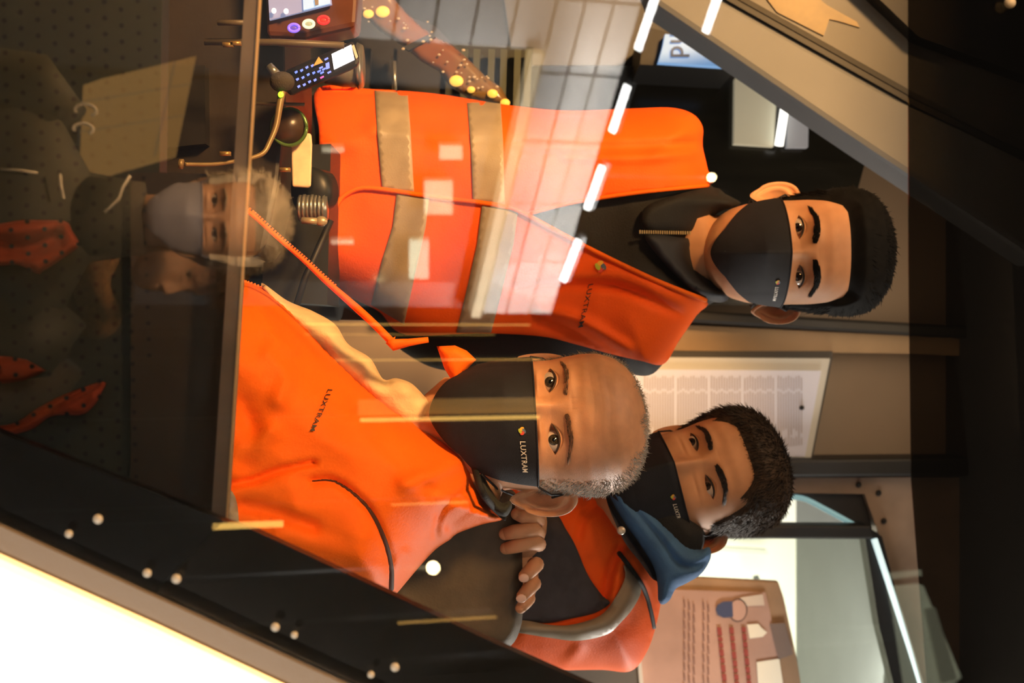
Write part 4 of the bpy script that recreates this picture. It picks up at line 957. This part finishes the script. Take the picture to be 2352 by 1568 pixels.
# monitor with three lit buttons
mo = thing('monitor', at(600, 0, 1.35), 'tilted desk monitor in a red brown housing with three lit round buttons', 'monitor')
slab('housing', [(606, -140), (830, -140), (816, 62), (700, 88), (612, 84)], 1.36, .05, mat('housing_red', (.11, .034, .017), .4, noise=.2, nscale=15), mo, bevel=.006)
slab('screen', [(609, -140), (745, -140), (762, 10), (619, 46)], 1.352, .004, mat('screen_lilac', (.2, .2, .3), .2, emit=(.30, .34, .52), estr=.75), mo)
slab('screen_window', [(690, -140), (742, -140), (758, 8), (697, 23)], 1.349, .003, mat('screen_pale', (.3, .4, .5), .2, emit=(.45, .68, .95), estr=.85), mo)
slab('screen_icon', [(722, -2), (731, -2), (731, 10), (724, 12)], 1.347, .002, mat('icon_grey', (.2, .15, .1), .5, emit=(.25, .18, .12), estr=.6), mo)
for x, y in ((629, 25), (657, 26)):
    MB().ball(at(x, y, 1.346), (.0033, .001, .0028), 10, 6).build('screen_icon', mat('icon_white', (.8, .8, .8), .3, emit=(.75, .85, .95), estr=.9), mo)
for (x, y), c in (((675, 64), (.22, .14, .95)), ((709, 55), (.70, .78, .55)), ((743, 46), (.95, .03, .03))):
    b = MB(); n = 20
    b.tube([at(x + 12 * math.cos(a), y + 8.5 * math.sin(a), 1.345 - .0) for a in np.arange(n + 1) / n * 2 * math.pi], .0016, 6); bo = b.build('button_ring', mat('ring_%.2f' % c[0], c, .3, emit=c, estr=1.0), mo)
    MB().ball(at(x, y, 1.347), (.0034, .002, .0046), 12, 8).build('button', mat('btn_%.2f' % c[0], tuple(q * .35 + .05 for q in c), .35, emit=c, estr=.25), mo)
# radio handset
hs = thing('radio_handset', at(650, 180, 1.35), 'black radio handset with blue lit keys and a white display', 'handset')
ang = math.atan2(-36, 82)          # the handset leans
def hp(u, v_, o=0.0): return at(664 + u * .915 - v_ * -.02 + v_ * .16, 196 - u * .40 + v_ * .97, 1.34 - o)
mb = MB(); pts = [(-6, -36), (170, -36), (176, 10), (168, 26), (-2, 26), (-12, 0)]
mb.add([hp(u, v_) for u, v_ in pts] + [hp(u, v_, -.022) for u, v_ in pts], [tuple(range(6)), tuple(range(11, 5, -1))] + [(i, (i + 1) % 6, 6 + (i + 1) % 6, 6 + i) for i in range(6)])
ho = mb.build('body', mat('handset_black', (.012, .011, .014), .35), hs, smooth=False)
bv = ho.modifiers.new('bevel', 'BEVEL'); bv.width = .004; bv.segments = 2
M_key = mat('key_blue', (.1, .1, .5), .4, emit=(.20, .30, 1.0), estr=1.5)
M_key2 = mat('key_red', (.5, .05, .3), .4, emit=(.9, .2, .7), estr=.8)
for i in range(4):
    for j in range(3):
        u, v_ = 22 + i * 13.5, -22 + j * 17 + (i % 2) * 1.5
        k = [hp(u - 4, v_ - 2.6, .0015), hp(u + 3, v_ - 3.2, .0015), hp(u + 4, v_ + 1.5, .0015), hp(u - 2, v_ + 3, .0015)]
        mesh('key', k, [(0, 1, 2, 3)], M_key, hs, False)
for u, v_, m in ((80, -24, M_key), (82, -8, M_key), (88, -2, M_key), (76, -2, M_key), (82, 4, M_key), (80, 14, M_key2), (98, -22, M_key), (99, 10, M_key), (8, -6, M_key)):
    mesh('key', [hp(u - 5, v_ - 2.2, .0015), hp(u + 4, v_ - 2.6, .0015), hp(u + 5, v_ + 1.4, .0015), hp(u - 4, v_ + 2.4, .0015)], [(0, 1, 2, 3)], m, hs, False)
mesh('key', [hp(94, -13, .0015), hp(103, -13, .0015), hp(102, 1, .0015), hp(93, 1, .0015)], [(0, 1, 2, 3)], M_key, hs, False)
mesh('display', [hp(112, -28, .0015), hp(162, -30, .0015), hp(163, 7, .0015), hp(111, 9, .0015)], [(0, 1, 2, 3)], mat('display_white', (.8, .85, 1), .3, emit=(.80, .88, 1.0), estr=1.3), hs, False)
slab('warning_sticker', [(719, 152), (742, 143), (732, 130)], 1.335, .001, mat('sticker_amber', (.75, .45, .16), .5), hs)
# clear cup with a metal lid behind the handset
cu = thing('metal_cup', at(765, 150, 1.44), 'grey metal cup with a shiny lid behind the handset', 'cup')
MB().tube([at(748, 148, 1.46), at(790, 150, 1.46), at(824, 152, 1.46)], [.022, .025, .024], 24).build('body', mat('cup_grey', (.20, .19, .15), .35, metal=.3, noise=.2, nscale=30), cu)
MB().tube([at(822, 152, 1.46), at(834, 152, 1.46)], [.027, .024], 24).build('lid', M_steel, cu)
MB().tube([at(768, 100, 1.45), at(772, 122, 1.45), at(806, 126, 1.45), at(812, 106, 1.45)], .005, 8).build('handle', M_steel, cu)
# gooseneck microphone
gm = thing('gooseneck_microphone', at(420, 378, 1.24), 'thin curved gooseneck microphone with a small green light', 'microphone')
gp = smooth_line([(652, 196), (646, 220), (641, 250), (634, 290), (620, 325), (606, 350), (580, 362), (540, 370), (490, 377), (425, 377)], 6, False)
MB().tube([at(x, y, 1.25 + (x - 420) * .0003) for x, y in gp], [.0042 - .0022 * min(1, i / len(gp) * 1.6) for i in range(len(gp))], 10).build('stem', mat('stem_brass', (.24, .165, .07), .4, metal=.3, noise=.15, nscale=40), gm)
MB().ball(at(648, 188, 1.318), (.011, .010, .013), 16, 10).build('head', mat('mic_foam', (.05, .042, .035), .8, bump=.5, bscale=600), gm)
MB().tube([at(636, 172, 1.32), at(618, 150, 1.32)], [.005, .004], 10).build('clip', M_steel, gm)
MB().ball(at(645, 217, 1.312), (.0032, .002, .003), 12, 8).build('light', mat('led_green', (.3, .9, .05), .3, emit=(.45, 1.0, .03), estr=2.0), gm)
MB().tube([at(421, 377, 1.246), at(412, 376, 1.246)], [.005, .005], 10).build('foot', MATS['stem_brass'], gm)
# round knob, cream label, chrome lever
kn = thing('round_knob', at(640, 292, 1.41), 'round dark brown knob with a green glinting rim on the desk', 'knob')
MB().tube([at(664, 292, 1.42), at(664, 292, 1.392)], [.020, .019], 28).build('cap', mat('knob_brown', (.05, .03, .018), .3, noise=.2, nscale=20), kn)
MB().tube([at(664 + 40 * math.cos(a), 292 + 42 * math.sin(a), 1.394) for a in np.arange(29) / 28 * 2 * math.pi], .0022, 6).build('rim', mat('rim_green', (.12, .22, .06), .25, metal=.4), kn)
lb = slab('paper_label', [(670, 303), (714, 306), (716, 330), (713, 428), (706, 430), (671, 428), (669, 360)], 1.405, .006, mat('label_cream', (.80, .63, .38), .7, noise=.1, nscale=60), None, bevel=.002)
tag(lb, 'cream rectangular paper label on the driver desk', 'label')
lv = thing('chrome_lever', at(690, 460, 1.40), 'ribbed chrome cylinder lever between desk and orange vest', 'lever')
MB().tube([at(702, 440, 1.43), at(752, 436, 1.45)], [.030, .022], 24).build('socket', MATS['desk_green'], lv)
for i in range(7):
    MB().tube([at(688 + i * 9, 478, 1.42), at(694 + i * 9, 478, 1.42)], [.0150 + .0008 * (i % 2)] * 2, 24).build('ring', M_steel, lv)
MB().tube([at(686, 478, 1.42), at(752, 478, 1.42)], .0135, 24).build('barrel', M_steel, lv)
MB().tube([at(693, 506, 1.40), at(730, 508, 1.40)], .0038, 8).build('bolt', mat('bolt_brass', (.5, .42, .26), .35, metal=.5), lv)
MB().ball(at(738, 508, 1.40), (.006, .005, .007), 8, 6).build('nut', MATS['bolt_brass'], lv)
MB().tube([at(760, 505, 1.46), at(700, 640, 1.46), at(650, 800, 1.46)], .004, 8).build('cable', M_black, lv)
# wet glass strip: warm light put into its colour, glowing balls for blurred lights beyond
wp = thing('amber_glass_strip', at(805, 0, 1.8), 'narrow wet amber glass strip with water drops and glowing spots', 'glass')
WP = Blob([(770, -80), (806, 0), (812, 22), (840, 38), (870, 70), (905, 92), (935, 112), (965, 140), (1010, 165), (1035, 200), (1075, 225), (1120, 236), (1174, 243), (1152, 202), (1114, 174), (1082, 142), (1040, 104), (1000, 84), (968, 62), (932, 28), (908, 0), (885, -80)], 1.84, 20, .010, .01, step=8, smooth=False)
WP.build('pane', mat('amber_glass', (.17, .11, .032), .22, col2=(.20, .075, .03), nscale=11, bump=.1, bscale=60), wp)
slab('pane_bar', [(925, 108), (990, 76), (1000, 84), (938, 116)], 1.825, .01, M_black, wp)
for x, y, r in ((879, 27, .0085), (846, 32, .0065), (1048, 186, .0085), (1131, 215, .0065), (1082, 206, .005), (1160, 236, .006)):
    MB().ball(at(x, y, 1.826), (r, .004, r * 1.2), 14, 8).build('lamp', mat('amber_lamp', (1, .6, .1), .4, emit=(1.0, .55, .10), estr=.6), wp)  # glowing spots on the pane stand for blurred lights behind it
g = np.random.default_rng(5)
for i in range(46):
    t = g.random(); x = 815 + 350 * t + g.normal() * 14; y = 5 + 232 * t ** 1.25 + g.normal() * 20
    r = g.uniform(.0010, .0022)
    MB().ball(at(x, y, 1.824), (r, r * .6, r * 1.3), 8, 5).build('drop', mat('water_drop', (.6, .52, .4), .05, spec=1.0), wp)

# orange clothing behind the dotted strip
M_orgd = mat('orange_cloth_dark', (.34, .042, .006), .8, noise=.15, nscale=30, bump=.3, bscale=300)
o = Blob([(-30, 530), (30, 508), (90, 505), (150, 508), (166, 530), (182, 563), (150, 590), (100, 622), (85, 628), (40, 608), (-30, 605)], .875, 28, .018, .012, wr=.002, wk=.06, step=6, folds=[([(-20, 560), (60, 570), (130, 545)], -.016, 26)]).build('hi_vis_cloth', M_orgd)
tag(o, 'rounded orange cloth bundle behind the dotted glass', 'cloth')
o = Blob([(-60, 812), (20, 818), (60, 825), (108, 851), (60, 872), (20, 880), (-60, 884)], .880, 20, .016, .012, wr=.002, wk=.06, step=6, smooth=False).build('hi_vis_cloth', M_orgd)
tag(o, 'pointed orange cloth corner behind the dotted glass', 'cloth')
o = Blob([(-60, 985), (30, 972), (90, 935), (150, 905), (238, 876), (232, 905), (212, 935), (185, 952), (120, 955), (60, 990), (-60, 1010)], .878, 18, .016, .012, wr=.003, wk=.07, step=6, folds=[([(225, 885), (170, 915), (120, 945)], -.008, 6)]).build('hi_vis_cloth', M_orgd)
tag(o, 'folded slanting orange cloth behind the dotted glass near the black border', 'cloth')

# ================================================================== the street behind the camera, mirrored by the pane
bx('ground', (0, -4.4, -1.65), (7, 4.9, .05), mat('paving', (.022, .021, .019), .8, noise=.3, nscale=3), 'dark paved platform outside the tram')
# building with pale cladding panels brightened by an added area light
ZT = 2.05
A = seen_in_glass_z(1478, 0, ZT); B = seen_in_glass_z(1268, 722, ZT)
E = (B - A).normalized(); FN = Vector((E.y, -E.x, 0))
if FN.y < 0: FN = -FN                       # towards the tram
def wall_hit(x, y, off=0.0):
    p, r = bounce(x, y); q = A + FN * off
    return p + r * ((q - p).dot(FN) / r.dot(FN))
def sz(x, y, off=0.0):
    q = wall_hit(x, y, off); return (q - A).dot(E), q.z
def wpt(s, z, o=0.0): return A + E * s + Vector((0, 0, z - ZT)) + FN * o
s_end = (B - A).dot(E); zl = sz(1215, 230)[1]; zl2 = sz(1062, 722)[1]; zb = sz(820, 0)[1]; s_in = sz(1150, 110)[0]
zl = (zl + zl2) / 2
bf = thing('building', (A.x, A.y, -1.6), 'pale panelled building front across the platform, mirrored in the glass', 'building')
M_clad = mat('cladding', (.66, .64, .60), .6, noise=.04, nscale=2)
def wbox(name, s0, s1, z0_, z1_, o0, o1, m, par):
    v_ = [wpt(s0, z0_, o0), wpt(s1, z0_, o0), wpt(s1, z1_, o0), wpt(s0, z1_, o0), wpt(s0, z0_, o1), wpt(s1, z0_, o1), wpt(s1, z1_, o1), wpt(s0, z1_, o1)]
    return mesh(name, v_, [(0, 1, 2, 3), (7, 6, 5, 4), (0, 4, 5, 1), (1, 5, 6, 2), (2, 6, 7, 3), (3, 7, 4, 0)], m, par, False)
wbox('wall', -2.2, s_end, -1.6, ZT - .01, -.30, -.06, mat('facade_dark', (.025, .024, .022), .7), bf)
ns, nz = 9, 6
S = np.linspace(-1.2, s_end, 9); Zs = np.linspace(zl + .07, ZT, 4)
for i in range(len(S) - 1):
    for j in range(len(Zs) - 1):
        wbox('cladding_panel', S[i] + .008, S[i + 1] - .008, Zs[j] + .007, Zs[j + 1] - .007, -.06, 0, M_clad, bf)
Z2 = np.linspace(zb, zl + .07, 6)
for i in range(len(S) - 1):
    if S[i] + .1 > s_in: break
    for j in range(len(Z2) - 1):
        wbox('cladding_panel', S[i] + .008, min(S[i + 1], s_in) - .005, Z2[j] + .007, Z2[j + 1] - .007, -.06, 0, M_clad, bf)
wbox('lintel', s_in, s_end, zl, zl + .055, -.06, .03, mat('lintel_cream', (.75, .62, .42), .5, emit=(1.0, .78, .45), estr=1.6), bf)  # glow in the material stands for lamplight on the lintel
wbox('shop_window', s_in + .3, s_end - .2, -1.4, zl - .10, -.055, -.045, mat('shop_glass', (.02, .02, .02), .1), bf)
M_sig = mat('shop_sign', (.6, .55, .4), .5, emit=(1.0, .85, .5), estr=.8); M_sig2 = mat('shop_green', (.4, .5, .4), .5, emit=(.6, .9, .6), estr=.7)
for (xa, xb, ya, yb), m in (((1010, 1062, 334, 366), M_sig), ((975, 1040, 415, 492), M_sig), ((940, 985, 552, 640), M_sig2), ((740, 790, 338, 350), M_sig), ((760, 812, 552, 560), M_sig)):
    q = [wall_hit(xa, ya, .0), wall_hit(xb, ya, .0), wall_hit(xb, yb, .0), wall_hit(xa, yb, .0)]
    mesh('lit_sign', q + [p - FN * .03 for p in q], [(0, 1, 2, 3), (7, 6, 5, 4), (0, 4, 5, 1), (1, 5, 6, 2), (2, 6, 7, 3), (3, 7, 4, 0)], m, bf, False)
c = wpt(s_end * .86, ZT + .12, .55)
lo = lamp('wall_washer_light', 'AREA', c, 620, (1.0, .97, .92), 3.6, None, .15)  # unseen area light added to brighten the cladding band
zax = -(wpt(s_end * .86, ZT - .30, 0) - c).normalized(); xax = E; yax = zax.cross(xax)
lo.rotation_euler = Matrix((xax, yax, zax)).transposed().to_euler(); lo.data.size = 1.5; lo.data.size_y = .15
# LED tubes in a row along the building
for k, (x0_, y0_, x1_, y1_) in enumerate(((1506, -8, 1465, 114), (1442, 196, 1406, 303), (1384, 381, 1348, 480), (1329, 551, 1293, 645), (1650, -10, 1621, 74))):
    nm = ('nearest', 'second', 'third', 'fourth')[k] if k < 4 else ''
    t = thing('led_strip', wall_hit(x0_, y0_, .35), ('white LED strip above the panelled building, %s from the pillar' % nm) if k < 4 else 'white LED strip mirrored on the slanted cream pillar', 'lamp', 'LED strips along the building')
    pa, pb = wall_hit(x0_, y0_, .35), wall_hit(x1_, y1_, .35); dv = (pb - pa)
    R = dv.to_track_quat('X', 'Z').to_matrix()
    MB().box((pa + pb) / 2 + Vector((0, 0, .03)) - FN * .03, (dv.length / 2 + .01, .02, .015), R).build('housing', M_black, t, smooth=False)
    n = 20 if k < 4 else 14
    md = MB(); L = dv.length / n; md.box((0, 0, 0), (L * .30, .008, .017)); me0 = None
    for i in range(n):
        c = pa + dv * ((i + .5) / n)
        if me0 is None:
            o = md.build('led', mat('led_white', (1, 1, 1), .5, emit=(1.0, 1.0, .97), estr=26), t, smooth=False); me0 = o.data
        else:
            o = bpy.data.objects.new('led', me0); COL.objects.link(o); o.parent = t; o.matrix_parent_inverse = Matrix.Translation(t.location).inverted()
        o.location = c; o.rotation_euler = (Matrix.Rotation(.35, 3, FN) @ R).to_euler()
# lit sign board low at the left
t = thing('sign_board', seen_in_glass(190, 330, -2.3), 'cream backlit sign board mirrored at the lower left of the glass', 'sign')
def ms(name, poly, Y, th, m, par):
    q = [seen_in_glass(x, y, Y) for x, y in poly]; n = len(q)
    return mesh(name, q + [p - Vector((0, th, 0)) for p in q], [tuple(range(n)), tuple(range(2 * n - 1, n - 1, -1))] + [(i, (i + 1) % n, n + (i + 1) % n, n + i) for i in range(n)], m, par, False)
ms('panel', [(190, 195), (232, 180), (450, 128), (404, 356), (180, 420)], -2.3, .04, mat('sign_cream', (.04, .02, .008), .5, emit=(1.0, .52, .15), estr=1.25), t)
for q in ([(185, 232), (440, 190), (440, 192), (185, 234.5)], [(183, 300), (425, 262), (425, 264), (183, 302.5)], [(398, 140), (404, 139), (358, 356), (352, 358)]):
    ms('joint', q, -2.29, .01, mat('sign_joint', (.02, .012, .006), .5, emit=(1.0, .60, .25), estr=.8), t)
MB().tube([seen_in_glass(180, 300, -2.36), Vector((seen_in_glass(180, 300, -2.36).x, -2.36, -1.6))], .05, 12).build('post', M_black, t)
t = thing('light_box', seen_in_glass(2050, 1400, -3.2), 'pale light box mirrored at the right end of the dark upper band', 'lamp')
ms('panel', [(2052, 1352), (2122, 1345), (2210, 1556), (2100, 1640), (2066, 1420)], -3.2, .05, mat('box_pale', (.6, .6, .5), .5, emit=(.80, .85, .58), estr=1.0), t)
ms('rib', [(2040, 1318), (2118, 1310), (2118, 1322), (2040, 1332)], -3.18, .02, mat('box_rib', (.6, .6, .5), .5, emit=(.80, .85, .58), estr=.9), t)
ms('rib', [(2128, 1400), (2150, 1396), (2200, 1560), (2165, 1570)], -3.18, .02, mat('box_shade', (.3, .3, .25), .5, emit=(.80, .85, .58), estr=.45), t)
q = seen_in_glass(2120, 1450, -3.3); MB().tube([Vector((q.x, -3.32, q.z)), Vector((q.x, -3.32, -1.6))], .04, 12).build('post', M_black, t)
# warm lamps
for (x, y, r, lab) in ((1635, 407, 11, 'small warm round lamp glowing beside the standing man\'s shoulder'), (995, 1304, 16, 'larger warm round lamp glowing on the dark seat back')):
    c = seen_in_glass(x, y, -5.2); t = thing('street_lamp', (c.x, c.y, -1.6), lab, 'lamp')
    MB().ball(c, r / F * 6.1, 20, 14).build('globe', mat('globe_warm', (1, .8, .5), .5, emit=(1.0, .78, .38), estr=80), t)
    MB().tube([c - Vector((0, .02, .04)), Vector((c.x, c.y - .03, -1.6))], .02, 10).build('post', M_black, t)
# glowing strips added for the warm reflections of pole edges
for (y, xa, xb, wpx, e, lab) in ((745, 690, 1216, 2.0, 4.0, 'long thin warm light column left of the fleece'), (768, 700, 1135, 1.4, 2.2, 'faint thin warm light column right of the long one'), (826, 770, 1240, 2.0, 3.2, 'thin warm light column crossing the small orange lapel'),
                               (961, 828, 1238, 5.0, 6.0, 'bright warm light column over the seated man\'s mask'), (1156, 900, 1075, 2.0, 2.6, 'short faint warm light column on the seated man\'s shoulder'), (1206, 488, 650, 8.0, 7.0, 'short bright warm light column at the lower sleeve'), (1424, 914, 1140, 2.5, 1.8, 'dim warm light column on the dark seat back')):
    pa, pb = seen_in_glass(xa, y, -2.6), seen_in_glass(xb, y, -2.6); hw = wpx / F * 3.45; cx = (pa.x + pb.x) / 2
    t = thing('light_column', (cx, -2.66, -1.6), lab, 'lamp')
    MB().box((cx, -2.6, (pa.z + pb.z) / 2), (hw, .01, (pb.z - pa.z) / 2)).build('strip', mat('column_%.1f' % e, (1, .6, .2), .5, emit=(1.0, .60, .14), estr=e), t, smooth=False)
    MB().box((cx, -2.66, (pb.z - 1.6) / 2), (max(hw, .012), .04, (pb.z + 1.6) / 2)).build('post', M_black, t, smooth=False)
    if y == 961:
        pc = seen_in_glass(1000, 934, -2.62)
        MB().box((pc.x, -2.64, (pa.z + pb.z) / 2), (22 / F * 3.45, .02, (pb.z - pa.z) / 2)).build('side_panel', mat('column_side', (.4, .25, .1), .5, emit=(1.0, .58, .16), estr=.9), t, smooth=False)

# ---- two bystanders on the platform, seen only in the glass
def bystander(label, eye, yaw, skin, coat, hairm, build_w=1.0):
    t = thing('person', (eye.x, eye.y, -1.6), label, 'person')
    H = Head(None, None, yaw=yaw, pitch=4, scale=1.02, P={'open': 1, 'bags': 1.4, 'lines': .6}, res=.5, pos=eye)
    c = Vector((eye.x, eye.y - .075 if abs(yaw - 180) < 50 else eye.y - .03, 0)); ez = eye.z
    b = MB(); H.skin(b); H.neck(b, (c.x, c.y, ez - .25), .050, .045)
    for sd in (-1, 1): b.ball((c.x + sd * .24, c.y + .20, ez - .80), (.045, .05, .035), 12, 8)
    b.build('body', skin, t)
    k = MB()
    zs = [.135, .18, .225, .25, .28, .34, .45, .60, .75, .86]; ws = [.070, .078, .085, .13, .19, .225, .225, .205, .20, .205]
    k.tube([(c.x, c.y, ez - q) for q in zs], [q * build_w for q in ws], 32, flat=.58, up=Vector((1, 0, 0)))
    for sd in (-1, 1):
        k.tube([(c.x + sd * .17, c.y, ez - .28), (c.x + sd * .235, c.y - .01, ez - .33), (c.x + sd * .265, c.y - .02, ez - .50), (c.x + sd * .275, c.y + .02, ez - .62), (c.x + sd * .25, c.y + .18, ez - .78)], [.06, .075, .062, .056, .046], 16)
    k.tube([(c.x, c.y + .005, ez - .125), (c.x, c.y, ez - .19), (c.x, c.y, ez - .27)], [.070, .074, .085], 24)
    k.build('coat', coat, t)
    leg_pair(t, (c.x, c.y, ez - .90), MATS['dark_trousers'], floor=-1.6)
    return t, H, c
eyeA = seen_in_glass(491, 497, -.78)
ta, HA, ca = bystander('white haired man in a dark coat and pale mask mirrored in the glass', eyeA, 180, mat('skin_pale', (.58, .34, .22), .5, noise=.06, nscale=40), mat('coat_black', (.020, .021, .018), .7, noise=.2, nscale=20), None)
HA.eyes(ta, (eyeA.x, .9, eyeA.z), (.04, .035, .03), (.08, .06, .05))
mh = mat('white_hair', (.62, .56, .46), .55, noise=.15, nscale=90)
HA.hair(ta, mh, lambda x, y, z: z - np.where(y < -.03, .075, -.02) + 0 * x, lambda x, y, z: .010 + .012 * np.clip(z / .08, 0, 1), 2500, .03, comb=lambda x, y, z: (x * 3, .8, -.3), lift=.3, wid=.0008)
HA.mask(ta, mat('mask_pale', (.26, .28, .40), .8, bump=.2), -.020, -.130, 1.15, -.004)
HA.brows(ta, mat('brow_white', (.5, .45, .38), .5), 60, .005)
# white piping and emblem on his coat
def coat_pt(x, y): return seen_in_glass(x, y, ca.y + .14)
M_pipe = mat('piping_white', (.75, .70, .62), .6)
for ln in ([(298, 402), (280, 430), (272, 455), (238, 487)], [(0, 388), (40, 390), (85, 396)], [(136, 398), (138, 425), (145, 455)]):
    MB().tube([coat_pt(x, y) for x, y in ln], .0028, 8).build('piping', M_pipe, ta)
em = seen_in_glass(195, 275, ca.y + .10)
for k, (du, dw, r0_) in enumerate(((-.018, .0, .014), (.016, -.004, .013))):
    MB().tube([em + Vector((du + r0_ * math.cos(a) * .8, 0, dw + r0_ * 1.3 * math.sin(a))) for a in np.linspace(.6, 5.2, 14)], .0032, 6).build('emblem', M_pipe, ta)
eyeB = seen_in_glass(430, 655, -1.38)
tb, HB, cb = bystander('brown haired person turned sideways in a dark coat mirrored in the glass', eyeB, 118, MATS['skin_pale'], mat('coat_brown', (.030, .022, .014), .8, noise=.2, nscale=20), None)
HB.eyes(tb, (eyeB.x + 1, .2, eyeB.z), (.03, .02, .015), (.02, .015, .01))
HB.hair(tb, mat('chestnut_hair', (.16, .085, .04), .5, noise=.3, nscale=70), lambda x, y, z: np.where(y < -.03, z - .062, z + .115) + 0 * x, lambda x, y, z: .012 + .014 * np.clip((z + .06) / .1, 0, 1), 3500, .06, comb=lambda x, y, z: (0, .25, -1.0), lift=.12, wid=.0011)
SCF = MB(); SCF.tube([(cb.x + .085 * math.cos(a), cb.y + .085 * math.sin(a), eyeB.z - .20 + .012 * math.sin(3 * a)) for a in np.linspace(0, 6.283, 33)], .042, 14); SCF.build('scarf', mat('wool_brown', (.22, .12, .055), .95, noise=.3, nscale=90, bump=.8, bscale=260), tb)
# END
